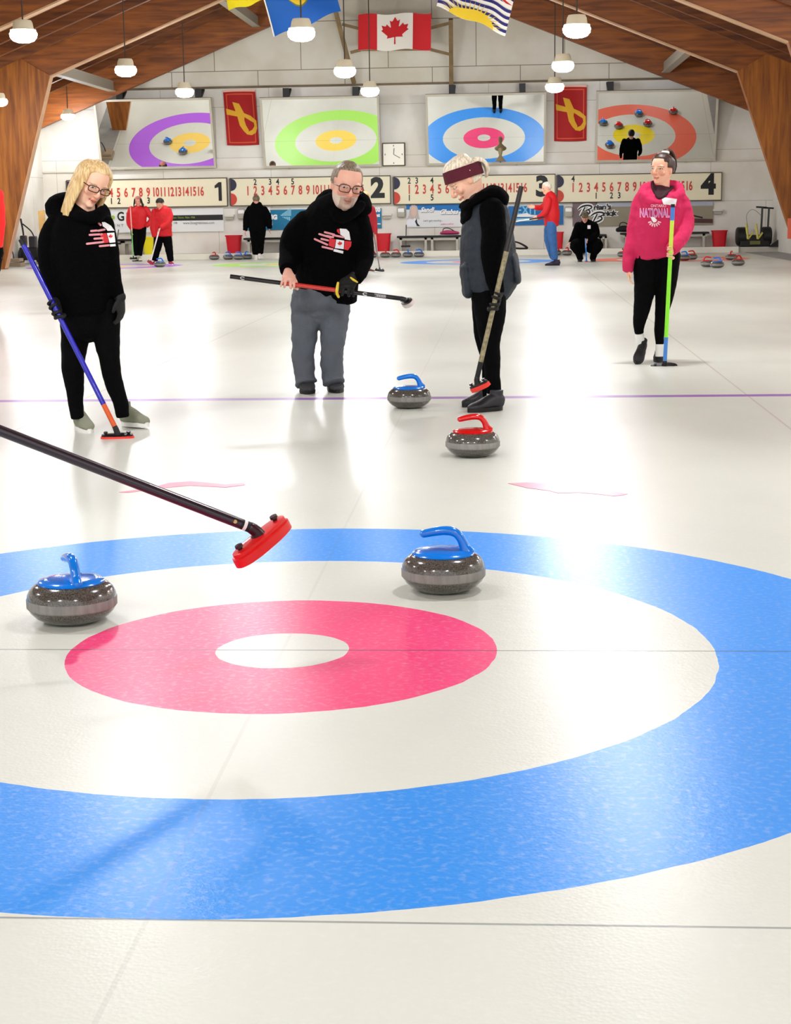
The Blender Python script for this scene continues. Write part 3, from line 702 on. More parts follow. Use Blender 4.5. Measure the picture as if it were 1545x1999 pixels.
patch('white_cross', [[(0, .7), (1, .7), (1, .86), (0, .86)], [(0, .55), (.12, .55), (1, .95), (1, 1), (.88, 1), (0, .62)], [(.88, .55), (1, .55), (1, .62), (.12, 1), (0, 1), (0, .95)]], mf, C_white, r, off=.018)
patch('red_cross', [[(0, .735), (1, .735), (1, .825), (0, .825)], [(.44, .55), (.56, .55), (.56, 1), (.44, 1)], [(.9, .55), (1, .55), (.55, .74), (.45, .74)]], mf, C_red, r, off=.024)
# yellow flag, corner at the top left
YF = 30.0
q = [at(x, y, YF) for x, y in ((446, 21), (512, 3), (420, -95), (520, -110))]
r = thing('yellow_flag', (q[0].x, YF, q[0].z), 'yellow flag corner hanging into the top edge left of the blue flag', 'flag', 'flags hanging at the gable')
grid_cloth('cloth', bil(q[0], q[1], q[2], q[3], .08, 6, 4), 20, 20, mat('flag yellow', (246, 226, 20), .7), r)
# ribbon banners
for (x0, y0, x1, y1), lab in (((435, 176, 501, 284), 'red banner with a yellow ribbon between the first and second mirrors'), ((1082, 167, 1145, 276), 'red banner with a yellow ribbon between the third and fourth mirrors')):
    a = at(x0, y0, WALL_Y-.06); b = at(x1, y1, WALL_Y-.06)
    r = thing('ribbon_banner', ((a.x+b.x)/2, WALL_Y-.1, b.z), lab, 'banner', 'red ribbon banners')
    sk = .06 if x0 < 600 else 0
    def mfb(u, v, a=a, b=b, sk=sk): return V(a.x+(b.x-a.x)*u+sk*(1-v), WALL_Y-.06+.02*math.sin(u*8+v*3), b.z+(a.z-b.z)*v+.03*(u-.5)**2*(1-2*v)*2)
    grid_cloth('cloth', mfb, 16, 24, mat('banner red', (176, 14, 16), .7), r)
    patch('hem', [[(0, .965), (1, .965), (1, 1), (0, 1)]], mfb, mat('hem pink', (240, 190, 170), .7), r, off=.01)
    bd = .075; t_ = .022
    for pl in ([(bd, .04), (1-bd, .04), (1-bd, .04+t_), (bd, .04+t_)], [(bd, .91), (1-bd, .91), (1-bd, .91+t_), (bd, .91+t_)], [(bd, .06), (bd+t_*1.5, .06), (bd+t_*1.5, .91), (bd, .91)], [(1-bd-t_*1.5, .06), (1-bd, .06), (1-bd, .91), (1-bd-t_*1.5, .91)]):
        patch('border', [pl], mfb, mat('border orange', (214, 84, 50), .7), r, off=.01)
    rib1 = [(.27, .78), (.47, .75), (.62, .56), (.60, .45), (.64, .36), (.72, .27), (.66, .20), (.56, .26), (.45, .36), (.40, .50)]
    rib2 = [(.05, .67), (.06, .56), (.38, .52), (.60, .51), (.92, .39), (.97, .44), (.80, .53), (.58, .585), (.36, .61)]
    rib3 = [(.56, .26), (.66, .195), (.80, .18), (.93, .22), (.98, .30), (.97, .44), (.88, .42), (.90, .34), (.82, .275), (.72, .25), (.64, .27)]
    for k_, pl in enumerate((rib1, rib2, rib3)): patch('yellow_ribbon', [pl], mfb, mat('ribbon gold', (232, 176, 40), .7), r, off=.012+.003*k_)
# ------------------------------------------------------------------ benches, buckets, wall boxes
M_bench = mat('black bench top', (22, 20, 20), .6); M_bleg = mat('bench grey', (186, 182, 170), .5)
def bench(x0p, x1p, yp, label, legs=(.06, .45, .55, .94)):
    a = at(x0p, yp, WALL_Y-.5); b = at(x1p, yp, WALL_Y-.5); z = (a.z+b.z)/2
    r = thing('bench', ((a.x+b.x)/2, WALL_Y-.4, WALK), label, 'bench', 'benches along the far wall')
    y0, y1 = WALL_Y-.62, WALL_Y-.15
    Sh().box((a.x, y0, z-.05), (b.x, y1, z)).build('seat', M_bench, r, smooth=False, bevel=.01)
    for t in legs:
        x = a.x+(b.x-a.x)*t
        Sh().box((x-.03, y0+.03, WALK), (x+.03, y0+.09, z-.05)).box((x-.03, y1-.09, WALK), (x+.03, y1-.03, z-.05)).box((x-.03, y0+.03, z-.1), (x+.03, y1-.03, z-.05)).build('leg', M_bleg, r, smooth=False)
    Sh().box((a.x+.05, y0+.04, z-.12), (b.x-.05, y0+.08, z-.05)).build('apron', M_bleg, r, smooth=False)
bench(218, 262, 467.5, 'short black topped bench left of the person with the green broom')
bench(476, 640, 464, 'black topped bench behind the walking person in black')
bench(775, 900, 460.5, 'black topped bench carrying the pink bag')
bench(1160, 1184, 458, 'black topped bench beside the crouching person')
bench(1212, 1384, 454, 'black topped bench carrying the black bag, left of the rightmost bucket')
M_rb = mat('red plastic', (206, 14, 34), .4)
def bucket(px, ytop, ybot, wtop, m, label, grp='red waste bins along the far wall'):
    p = at(px, ybot, WALL_Y-.45); k = 45.0/F; zt = at(px, ytop, WALL_Y-.45).z
    r = thing('waste_bin', (p.x, WALL_Y-.45, WALK), label, 'bin', grp)
    Rt = wtop*k/2; Rb = Rt*.78; h = zt-WALK
    s = Sh()
    P = []
    for (hw, z) in ((Rb, WALK), (Rt*.97, WALK+h*.93), (Rt*1.06, WALK+h*.93), (Rt*1.06, WALK+h), (Rt*.92, WALK+h), (Rb*.9, WALK+.05)):
        for k_ in range(24):
            a = 2*PI*k_/24; ca, sa = math.cos(a), math.sin(a)
            P.append(V(p.x+hw*math.copysign(abs(ca)**.45, ca), WALL_Y-.45+hw*.75*math.copysign(abs(sa)**.45, sa), z))
    Fc = [(i*24+k_, i*24+(k_+1) % 24, (i+1)*24+(k_+1) % 24, (i+1)*24+k_) for i in range(5) for k_ in range(24)]+[list(range(24))[::-1], [120+k_ for k_ in range(24)]]
    s.add(P, Fc).build('bin_body', m, r)
    return r
bucket(457, 459.5, 492, 31, M_rb, 'red waste bin behind the walking person in black, second sheet')
bucket(749, 456, 491, 29, M_rb, 'red waste bin right of the bent man, under scoreboard 2')
bucket(1089, 453, 487, 22, M_rb, 'red waste bin behind the person in red with jeans')
bucket(1404, 450, 484, 29, M_rb, 'red waste bin beside the black ice machine at right')
bucket(291, 463, 497, 22, mat('yellow plastic', (238, 226, 20), .4), 'yellow waste bin between the two people in red jackets', 'yellow bins')
M_box = mat('dispenser white', (222, 220, 208), .4); M_boxd = mat('dispenser grey', (180, 176, 162), .5)
for px, py, lab in ((471, 361, 'white rounded wall box between scoreboard 1 and 2, beside the walking person'), (783, 415, 'white rounded wall box left of the name banner'), (1110, 414, 'white rounded wall box left of the script banner')):
    if px == 471: py = 418
    p = at(px, py, WALL_Y-.1)
    r = thing('wall_box', (p.x, WALL_Y, p.z), lab, 'dispenser', 'white wall boxes')
    Sh().box((p.x-.11, WALL_Y-.16, p.z-.14), (p.x+.11, WALL_Y-.005, p.z+.14)).build('box', M_boxd, r, smooth=True, bevel=.05)
    Sh().box((p.x-.085, WALL_Y-.18, p.z+.0), (p.x+.085, WALL_Y-.15, p.z+.10)).build('cover', M_w, r, smooth=True, bevel=.02)
for px, py, lab in ((447, 422, 'small white wall shelf right of the white banner'), (755, 420, 'small white wall shelf right of the teal banner'), (1402, 411, 'small white wall shelf right of the script banner')):
    p = at(px, py, WALL_Y-.1)
    r = thing('wall_shelf', (p.x, WALL_Y, p.z), lab, 'shelf', 'small wall shelves')
    Sh().box((p.x-.13, WALL_Y-.14, p.z-.02), (p.x+.13, WALL_Y-.005, p.z+.03)).build('shelf_board', M_box, r, smooth=False)
    Sh().box((p.x-.1, WALL_Y-.1, p.z-.1), (p.x+.1, WALL_Y-.005, p.z-.02)).build('shelf_support', M_boxd, r, smooth=False)
# bags on benches
def bag(px, py, w, h, m, lab, hm, Y=WALL_Y-.4):
    p = at(px, py, Y)
    r = thing('bag', (p.x, Y, p.z), lab, 'bag')
    s = Sh().tube([(p+V(-w/2, 0, h*.3), .1, h*.28), (p+V(-w*.2, 0, h*.42), .13, h*.42), (p+V(w*.2, 0, h*.38), .13, h*.38), (p+V(w/2, 0, h*.28), .1, h*.26)], ref=(0, 0, 1), n=16)
    s.build('bag_body', m, r)
    s = Sh().tube([(p+V(-w*.42, -.05, h*.5), .012, .012), (p+V(-w*.35, -.06, h*1.15), .012, .012), (p+V(-w*.05, -.06, h*1.2), .012, .012), (p+V(w*.3, -.05, h*.6), .012, .012)], n=8)
    s.build('strap', hm, r)
bag(878, 458.6, .44, .14, mat('magenta cloth', (186, 60, 108), .7), 'pink shoulder bag lying on the bench under the name banner', M_blk)
bag(1222, 453.5, .42, .2, mat('black cloth', (20, 19, 20), .8), 'black bag with looped handle on the bench left of the pink hoodie', M_blk)
p = at(1022, 487, 40.0)
s = Sh().tube([(p+V(-.32, 0, .22), .02, .02), (p+V(-.1, 0, .16), .022, .022), (p+V(.1, 0, .03), .03, .03), (p+V(-.1, 0, .02), .025, .025), (p+V(-.32, 0, .05), .02, .02)], n=8)
tag(s.build('floor_bracket', M_blk), 'black bent metal stand on the walkway left of the jeans', 'stand')
# leaning brooms near the wall
def thin_broom(a, b, m, lab, Ya, Yb, hm=M_blk, grp=None):
    A = at(a[0], a[1], Ya); B = at(b[0], b[1], Yb)
    r = thing('curling_broom', (B.x, Yb, B.z), lab, 'broom', grp)
    Sh().rod(A, B, .014, 10).build('shaft', m, r)
    d = (A-B).normalized()
    Sh().box((B.x-.12, B.y-.04, B.z), (B.x+.12, B.y+.04, B.z+.05)).build('broom_head', hm, r, smooth=False, bevel=.01)
    return r
thin_broom((793, 440), (792, 483), mat('broom grey', (88, 84, 80), .5), 'grey shafted broom leaning at the left end of the bench under the name banner', WALL_Y-.2, WALL_Y-.7)
thin_broom((231, 449), (227, 478), mat('broom grey'), 'dark broom leaning on the short bench behind the blonde woman', WALL_Y-.2, WALL_Y-.7)

# ------------------------------------------------------------------ ice machine at right
Y = WALL_Y-.75
pa = at(1437, 484, Y); pb = at(1505, 484, Y); x0, x1 = pa.x, pb.x; z0 = WALK
r = thing('ice_machine', ((x0+x1)/2, Y, z0), 'black ice machine with drums, yellow frame and T handles at the right', 'machine')
M_mb = mat('machine black', (20, 22, 20), .45); M_my = mat('machine yellow', (206, 196, 90), .5); M_mg = mat('machine olive', (54, 60, 48), .5)
Wd = x1-x0
Sh().box((x0+.08, Y-.2, z0), (x1-.05, Y+.25, z0+.3)).build('housing', M_mb, r, smooth=False, bevel=.02)
for xx, ww in ((x0+.0, .26), (x1-.24, .24)):
    s = Sh().lathe([(.001, 0), (.2, 0), (.235, .03), (.235, ww-.03), (.2, ww), (.001, ww)], (xx, Y, z0+.27), 28, axis=(1, 0, 0)); s.build('drum', M_mb, r)
for xx in (x0+.27, x0+.52):
    s = Sh().bar((xx, Y-.24, z0+.2), (xx-.05, Y-.2, z0+.58), .035, .05).bar((xx, Y-.24, z0+.2), (xx+.12, Y-.22, z0+.36), .03, .04); s.build('yellow_frame', M_my, r, smooth=False)
Sh().box((x0+.32, Y-.27, z0+.06), (x0+.58, Y-.2, z0+.15)).build('plate', mat('plate olive', (110, 108, 60), .5), r, smooth=False)
Sh().lathe([(.001, 0), (.05, 0), (.05, .02), (.001, .02)], (x0+.4, Y-.21, z0+.4), 16, axis=(0, -1, 0)).build('knob', M_boxd, r)
for xx, ht in ((x0+.63, 1.0), (x0+.80, .98)):
    Sh().rod((xx, Y, z0+.3), (xx+.03, Y+.05, z0+ht), .026).build('handle_post', M_mg, r)
    Sh().rod((xx-.13, Y+.05, z0+ht+.01), (xx+.15, Y+.05, z0+ht-.01), .022).build('grip', M_mb, r)
Sh().tube([(V(x0+.28, Y-.1, z0+.5), .006, .006), (V(x0+.24, Y-.1, z0+.8), .006, .006), (V(x0+.4, Y-.05, z0+.95), .006, .006), (V(x0+.62, Y, z0+.8), .006, .006)], n=6).build('cable', M_gd, r)
p = at(1512, 489, ICE_END-.1)
s = Sh().prism([V(p.x-.14, p.y, WALK), V(p.x+.09, p.y, WALK), V(p.x+.09, p.y, WALK+.17)], V(0, .12, 0), 0).prism([V(p.x-.1, p.y-.006, WALK+.005), V(p.x-.02, p.y-.006, WALK+.005), V(p.x+.06, p.y-.006, WALK+.13), V(p.x-.0, p.y-.006, WALK+.1)], V(0, .005, 0), 1)
tag(s.build('wedge', [M_mb, mat('hazard yellow', (232, 226, 60), .5)], smooth=False), 'yellow and black striped wedge right of the ice machine', 'wedge')
# small sign on the right leg
p = at(1544, 440, 33.5)
tag(Sh().box((p.x-.06, 33.5, p.z-.3), (p.x+.06, 33.56, p.z+.15)).build('wall_sign', mat('sign orange', (230, 110, 80), .5), smooth=False), 'small orange sign on the right timber leg at the picture edge', 'sign')
# ------------------------------------------------------------------ left corner things
Y = 37.6
pa = at(40, 497, Y); pb = at(78, 497, Y)
r = thing('ice_scraper', ((pa.x+pb.x)/2, Y, 0), 'black wheeled ice scraper with bent handle in the left corner', 'machine')
x0, x1 = pa.x, pb.x
Sh().box((x0+.02, Y-.2, .1), (x1, Y+.2, .42)).build('housing', M_mb, r, smooth=False, bevel=.03)
Sh().lathe([(.001, 0), (.16, 0), (.17, .03), (.17, .09), (.001, .1)], (x0-.0, Y-.1, .2), 20, axis=(1, 0, 0)).build('wheel', M_mb, r)
Sh().lathe([(.001, 0), (.16, 0), (.17, .03), (.17, .09), (.001, .1)], (x1-.05, Y-.1, .2), 20, axis=(1, 0, 0)).build('wheel', M_mb, r)
Sh().tube([(V(x0+.05, Y, .4), .022, .022), (V(x0+.1, Y, .7), .022, .022), (V(x0+.05, Y, 1.12), .025, .025)], n=10).tube([(V(x0+.1, Y, 1.0), .018, .018), (V(x0+.3, Y, .82), .018, .018), (V(x0+.42, Y-.1, .62), .018, .018)], n=10).build('handle', M_mb, r)
Sh().box((x0+.06, Y-.24, .45), (x0+.2, Y, .72)).box((x0+.28, Y-.22, .4), (x0+.46, Y, .7)).build('motor', mat('machine dark', (40, 38, 44), .4), r, smooth=False, bevel=.03)
p = at(74, 412, 38.3); q2 = at(86, 498, 37.9)
s = Sh().bar((p.x, 38.6, p.z), (q2.x, 37.9, 0), .17, .04, up=(0, 1, 0)); tag(s.build('wooden_board', mat('plywood', (214, 172, 104), .6, var=.1), smooth=False), 'pale wooden board leaning behind the ice scraper at left', 'board')
p = at(31, 508, 35.5)
s = Sh().box((p.x-.22, 35.3, 0), (p.x+.16, 35.7, .10)).box((p.x-.12, 35.3, .12), (p.x+.14, 35.65, .2)); tag(s.build('low_box', mat('box tan', (160, 142, 116), .7), smooth=False, bevel=.01), 'low tan box on the ice at the foot of the left timber leg', 'box')
p = at(24, 492, 35.5)
tag(Sh().tube([(V(p.x-.06, 35.5, .5), .015, .015), (V(p.x, 35.5, .35), .015, .015), (V(p.x+.02, 35.5, .2), .015, .015)], n=8).build('hook', M_mb), 'dark bent rod standing on the low tan box at left', 'rod')

# ------------------------------------------------------------------ faint pink marks in the ice
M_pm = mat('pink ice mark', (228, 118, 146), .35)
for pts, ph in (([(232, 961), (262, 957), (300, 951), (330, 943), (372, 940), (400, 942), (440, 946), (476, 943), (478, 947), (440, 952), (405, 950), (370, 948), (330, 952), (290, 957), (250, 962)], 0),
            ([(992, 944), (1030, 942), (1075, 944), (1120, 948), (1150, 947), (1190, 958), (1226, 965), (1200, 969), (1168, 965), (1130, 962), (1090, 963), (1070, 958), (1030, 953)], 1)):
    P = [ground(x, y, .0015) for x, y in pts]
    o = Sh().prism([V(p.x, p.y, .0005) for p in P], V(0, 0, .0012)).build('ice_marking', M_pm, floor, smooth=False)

# ------------------------------------------------------------------ curling stones
def granite():
    m = bpy.data.materials.new('polished granite'); m.use_nodes = True; nt = m.node_tree; b = nt.nodes['Principled BSDF']
    tc = nt.nodes.new('ShaderNodeTexCoord'); n = nt.nodes.new('ShaderNodeTexNoise'); n.inputs['Scale'].default_value = 260; n.inputs['Detail'].default_value = 3
    nt.links.new(tc.outputs['Object'], n.inputs[0]); r = nt.nodes.new('ShaderNodeValToRGB'); nt.links.new(n.outputs[0], r.inputs[0])
    e = r.color_ramp.elements; e[0].position = .36; e[0].color = srgb(52, 50, 47); e[1].position = .66; e[1].color = srgb(106, 102, 94); q = e.new(.5); q.color = srgb(80, 77, 71)
    nt.links.new(r.outputs[0], b.inputs['Base Color']); b.inputs['Roughness'].default_value = .16; b.inputs['Coat Weight'].default_value = .6; b.inputs['Coat Roughness'].default_value = .06
    return m
M_gran = granite(); M_band = mat('frosted granite band', (134, 132, 127), .7, var=.18, vscale=60, stretch=(1, 1, .25))
M_hb = mat('blue handle plastic', (0, 122, 224), .18, coat=.5); M_hr = mat('red handle plastic', (206, 16, 20), .18, coat=.5)
def make_stone(m, col):
    r = bpy.data.objects.new('curling_stone', None); COL.objects.link(r); r.empty_display_size = .1; r['category'] = 'curling stone'
    k = .94
    pr = [(.001, .004), (.06, .0005), (.088, .005), (.112, .019), (.128, .035), (.1365, .051), (.1365, .073), (.1342, .087), (.127, .102), (.116, .113), (.101, .122), (.08, .127), (.001, .128)]
    Sh().lathe([(a*1.0, z) for a, z in pr], n=64).build('granite_body', M_gran, r)
    Sh().lathe([(.1340, .0465), (.1376, .0505), (.1378, .0738), (.1340, .079)], n=64).build('striking_band', M_band, r)
    Sh().lathe([(.02, .120), (.100, .120), (.103, .124), (.097, .131), (.07, .136), (.03, .139), (.001, .140)], n=56).build('handle_plate', m, r)
    Sh().tube([(V(.078, 0, .128), .026, .018), (V(.070, 0, .146), .018, .015), (V(.060, 0, .170), .0148, .0148), (V(.042, 0, .191), .0148, .0152), (V(.014, 0, .198), .0152, .0158), (V(-.026, 0, .194), .0145, .0155), (V(-.064, 0, .186), .0135, .0145)], n=20, sub=6).build('handle', m, r)
    return r
STP = {'b': make_stone(M_hb, 'blue'), 'r': make_stone(M_hr, 'red')}
used = set()
def stone(c, px, py, rot, label, group=None):
    p = ground(px, py) if py > 0 else V(at(px, 500, -py).x, -py, 0)
    if p.y > 39.3 or (p.y > 39.08 and py > 0): p = V(at(px, py, 39.08).x, 39.08, 0)
    if c not in used: o = STP[c]; used.add(c)
    else: o = copy_tree(STP[c])
    o.location = (p.x, p.y, 0); o.rotation_euler = (0, 0, rot); o['label'] = label
    o['group'] = group or 'curling stones at the far end'
    return o
NG = 'curling stones in play at the near end'
stone('b', 142, 1212, math.radians(-62), 'blue handled curling stone at the lower left, nearest the viewer, handle end on', NG)
stone('b', 866, 1152, math.radians(-8), 'blue handled curling stone on the near rings right of centre', NG)
stone('r', 923, 890, math.radians(6), 'red handled curling stone in front of the person in maroon headband', NG)
stone('b', 799, 796, math.radians(12), 'blue handled curling stone by the purple line right of the bent man', NG)
FS = [('b', 312, 522, .4, 'blue handled stone on the ice before the person in red with a black cap'), ('b', 79, -31.3, 1, 'blue handled stone partly hidden behind the blonde woman at left'),
      ('r', 418, 503, 1.2, 'red handled stone, leftmost of the row by the kerb behind sheet two'), ('b', 445, 503, .8, 'blue handled stone second in the row by the kerb behind sheet two'),
      ('b', 465, -38.9, .1, 'blue handled stone third in the row by the kerb, before the red bin'), ('b', 482, -39.2, 2.4, 'blue handled stone at the right end of the row, by the walking person'),
      ('r', 726, 501, .6, 'red handled stone beside the bent man elbow, left end of its row'), ('r', 752, 501, 1.4, 'red handled stone in front of the red bin under scoreboard 2'),
      ('r', 773, 500.5, .2, 'red handled stone right of the red bin under scoreboard 2'), ('b', 796, 501, 1.5, 'blue handled stone at the left foot of the bench under the name banner'),
      ('b', 818, 501, .3, 'blue handled stone, right end of the row before the bench with pink bag'),
      ('r', 1086, 498, .5, 'red handled stone just behind the jeans of the person in red'), ('r', 1107, 499, 1.0, 'red handled stone under the outstretched hand of the crouching person'), ('b', 1133, 498, .0, 'blue handled stone behind the crouching person'),
      ('r', 1216, -36.9, 1.3, 'red handled stone left of the pink sleeve'), ('b', 1336, -33.6, .3, 'blue handled stone just right of the green broom, on the orange rings'),
      ('r', 1350, -34.2, .1, 'red handled stone just behind the blue one right of the green broom'), ('r', 1381, 521.6, 2.9, 'red handled stone, left of the nearest pair on sheet four'),
      ('b', 1400, 523.6, -.3, 'blue handled stone, right of the nearest pair on sheet four'), ('r', 1428, -33.5, 1.7, 'red handled stone, rear one of the rightmost pair'),
      ('r', 1441, 519, .4, 'red handled stone, front one of the rightmost pair')]
for c, px, py, ro, lab in FS: stone(c, px, py, ro, lab)
def stone_w(c, x, y, ro, lab):
    o = copy_tree(STP[c]); o.location = (x, y, 0); o.rotation_euler = (0, 0, ro); o['label'] = lab; o['group'] = 'curling stones seen only in the mirrors'
stone_w('b', -9.5, 34.75, .5, 'blue handled stone left of the button in the leftmost mirror'); stone_w('b', -8.95, 35.35, 2, 'blue handled stone on the yellow ring in the leftmost mirror')
stone_w('r', 4.0, 34.3, .6, 'red handled stone left of the yellow ring in the rightmost mirror'); stone_w('b', 3.55, 34.1, 1.4, 'blue handled stone at the left edge of the rightmost mirror, upper')
stone_w('b', 3.68, 35.4, .4, 'blue handled stone at the left edge of the rightmost mirror, lower')

# ------------------------------------------------------------------ brooms
def broom(A, B, rad, segs, label, head, grp='curling brooms', jm=None, thick=1.0):
    """A top end, B where the head joint is; segs = [(t0, t1, material)]; head=(long axis, normal, length, pad material, plate material)"""
    A = Vector(A); B = Vector(B)
    r = thing('curling_broom', B, label, 'broom', grp)
    for i, (t0, t1, m) in enumerate(segs):
        a = A.lerp(B, t0); b = A.lerp(B, t1)
        Sh().rod(a, b, rad*(1.0 if i % 2 == 0 else 1.015), 20).build(['shaft', 'shaft_section', 'shaft_grip', 'shaft_sleeve', 'shaft_end', 'shaft_band'][min(i, 5)], m, r)
    ax, nr, L, pm, bm_ = head
    ax = Vector(ax).normalized(); nr = Vector(nr); nr = (nr-ax*nr.dot(ax)).normalized(); sd = ax.cross(nr)
    def slab(c, l, w, h, m, name, n=40, pw=.78):
        P = []
        for k in range(n):
            a = 2*PI*k/n; ca, sa = math.cos(a), math.sin(a)
            P.append(c+ax*(l/2*math.copysign(abs(ca)**pw, ca))+sd*(w/2*math.copysign(abs(sa)**pw, sa))-nr*h/2)
        s = Sh(); P2 = [p+nr*h for p in P]; ins = [c+(p-c-nr*h/2)*.86+nr*h/2+nr*h*.18 for p in P2]; in0 = [c+(p-c+nr*h/2)*.9-nr*(h/2+h*.12) for p in P]
        s.add(in0+P+P2+ins, [list(range(n))[::-1]]+[(j*n+k, j*n+(k+1) % n, (j+1)*n+(k+1) % n, (j+1)*n+k) for j in range(3) for k in range(n)]+[[3*n+k for k in range(n)]])
        return s.build(name, m, r)
    slab(B-nr*(.045+.006*(thick-1)), L, L*.36, .022*thick, pm, 'brush_pad'); slab(B-nr*.026, L*.94, L*.29, .012, bm_, 'head_plate')
    Sh().tube([(A.lerp(B, .985), rad*1.1, rad*1.1), (B-nr*.008, rad*1.2, rad*1.2), (B-nr*.022, rad*1.6, rad*1.3)], n=16).build('joint', jm or bm_, r)
    for k in (-1, 1):
        c = B+ax*(k*L*.34)-nr*.02; Sh().lathe([(.001, .018), (.011, .017), (.012, .01), (.007, .006), (.007, -.004), (.001, -.006)], c, 16, axis=nr).build('clip', jm or bm_, r)
    return r

# ------------------------------------------------------------------ people
M_blackcloth = mat('black fleece', (4, 4, 5), .95, bump=.5, bscale=220, spec=.08)
M_blacktight = mat('black leggings', (4, 4, 5), .85, bump=.2, bscale=200, spec=.1)
M_glass = mat('spectacle lens', (255, 255, 255), .02, trans=1, ior=1.05)
M_glfr = mat('spectacle frame', (60, 26, 20), .3)
def vcol_material():
    m = bpy.data.materials.new('skin'); m.use_nodes = True; nt = m.node_tree; b = nt.nodes['Principled BSDF']
    a = nt.nodes.new('ShaderNodeAttribute'); a.attribute_name = 'tone'; nt.links.new(a.outputs['Color'], b.inputs['Base Color'])
    b.inputs['Roughness'].default_value = .5; b.inputs['Subsurface Weight'].default_value = .08; b.inputs['Subsurface Radius'].default_value = (.02, .008, .004); b.inputs['Specular IOR Level'].default_value = .3
    return m
M_skin = vcol_material()
def frame(fwd, up):
    f = Vector(fwd).normalized(); u = Vector(up); u = (u-f*u.dot(f)).normalized(); s_ = f.cross(u)
    return s_, f, u
def head_shape(s, C, H, fr, chin=1.0, jaw=1.0):
    S_, Fd, U = fr
    def p(a, b, c): return C+S_*(a*H)+Fd*(b*H)+U*(c*H)
    lv = [(-.50, .20, .085, .09), (-.455, .17, .16*jaw, .17), (-.38, .11, .215*jaw, .25), (-.28, .06, .258*jaw, .315), (-.15, .025, .30, .365), (0, .0, .325, .40), (.15, -.02, .335, .42), (.28, -.03, .315, .395), (.38, -.035, .265, .335), (.45, -.04, .19, .24), (.49, -.04, .10, .12)]
    keys = [(p(0, b, z), rs*H, rf*H) for z, b, rs, rf in lv]
    s.tube(keys, n=28, sub=3, ref=Fd, cap=(.6, .6))
    s.tube([(p(0, .385, .06), .022*H, .03*H), (p(0, .43, -.03), .032*H, .04*H), (p(0, .475, -.13), .052*H, .045*H), (p(0, .42, -.175), .05*H, .04*H)], n=12, sub=3, ref=Fd)
    for k in (-1, 1):
        s.ell(p(k*.045, .435, -.15), (.035*H, .04*H, .03*H), None, 10)
        s.ell(p(k*.155, .335, .095), (.09*H, .05*H, .03*H), Matrix((S_, Fd, U)).transposed(), 12)   # brow
        s.ell(p(k*.15, .325, .01), (.058*H, .05*H, .036*H), Matrix((S_, Fd, U)).transposed(), 12)    # eye
        s.ell(p(k*.17, .27, -.12), (.10*H, .07*H, .085*H), Matrix((S_, Fd, U)).transposed(), 12)    # cheek
        s.ell(p(k*.33, -.04, -.03), (.03*H, .075*H, .125*H), Matrix((S_, Fd, U)).transposed(), 12)   # ear
    s.ell(p(0, .375, -.265), (.10*H, .045*H, .022*H), Matrix((S_, Fd, U)).transposed(), 12); s.ell(p(0, .365, -.31), (.085*H, .045*H, .025*H), Matrix((S_, Fd, U)).transposed(), 12)
    s.ell(p(0, .285, -.43), (.10*H, .08*H, .07*H), Matrix((S_, Fd, U)).transposed(), 12)
    return p
def paint(me, C, H, fr, skin, lip, brow, beard=None, near=True):
    n = len(me.vertices); co = np.empty(n*3); me.vertices.foreach_get('co', co); co = co.reshape(-1, 3)
    d = co-np.array(C); M = np.array([list(v) for v in fr]); L = (d @ M.T)/H
    sx, f, u = L[:, 0], L[:, 1], L[:, 2]
    col = np.tile(np.array(srgb(*skin)), (n, 1))
    inh = (np.abs(u) < .6) & (np.hypot(sx, f) < .7)
    front = inh & (f > .15)
    def blend(mask, c, w=1.0): col[mask] = col[mask]*(1-w)+np.array(srgb(*c))*w
    rosy = front & ((np.hypot(np.abs(sx)-.17, u+.14) < .09) | ((f > .44) & (u < -.08)))
    blend(rosy, (214, 120, 104), .35)
    blend(inh & (np.abs(sx) > .3) & (np.abs(u+.03) < .13), (206, 128, 108), .3)
    if beard:
        b = inh & (f > -.02) & (u < -.17-.10*np.clip(.3-np.abs(sx), 0, .3)*-1) & ~((np.abs(sx) < .06) & (u > -.23)) & (u > -.6)
        blend(b & (u < -.20), beard, .8); blend(front & (u < -.225) & (np.abs(sx) < .17), (150, 112, 84), .55)
    if near:
        blend(front & (np.hypot(sx/.10, (u+.285)/.034) < 1), lip, .85)
        blend(front & (np.hypot(sx/.09, (u+.288)/.008) < 1), (96, 34, 30), .8)
        for k in (-1, 1):
            e = np.hypot((sx-k*.15)/.062, (u-.012)/.018); blend(front & (e < 1.25), (120, 74, 58), .8); blend(front & (e < .9), (232, 226, 218), 1)
            blend(front & (e < .9) & (np.hypot((sx-k*.15), (u-.008)) < .026), (50, 38, 30), 1)
            blend(front & (np.hypot((sx-k*.155)/.09, (u-.088+.25*(np.abs(sx)-.15)**2*8)/.014) < 1), brow, .75)
    else:
        blend(front & (np.hypot(sx/.10, (u+.285)/.03) < 1), lip, .6)
        for k in (-1, 1): blend(front & (np.hypot((sx-k*.15)/.06, (u-.012)/.03) < 1), (90, 60, 50), .8)
    at_ = me.color_attributes.new('tone', 'FLOAT_COLOR', 'POINT'); at_.data.foreach_set('color', col.astype(np.float32).ravel())
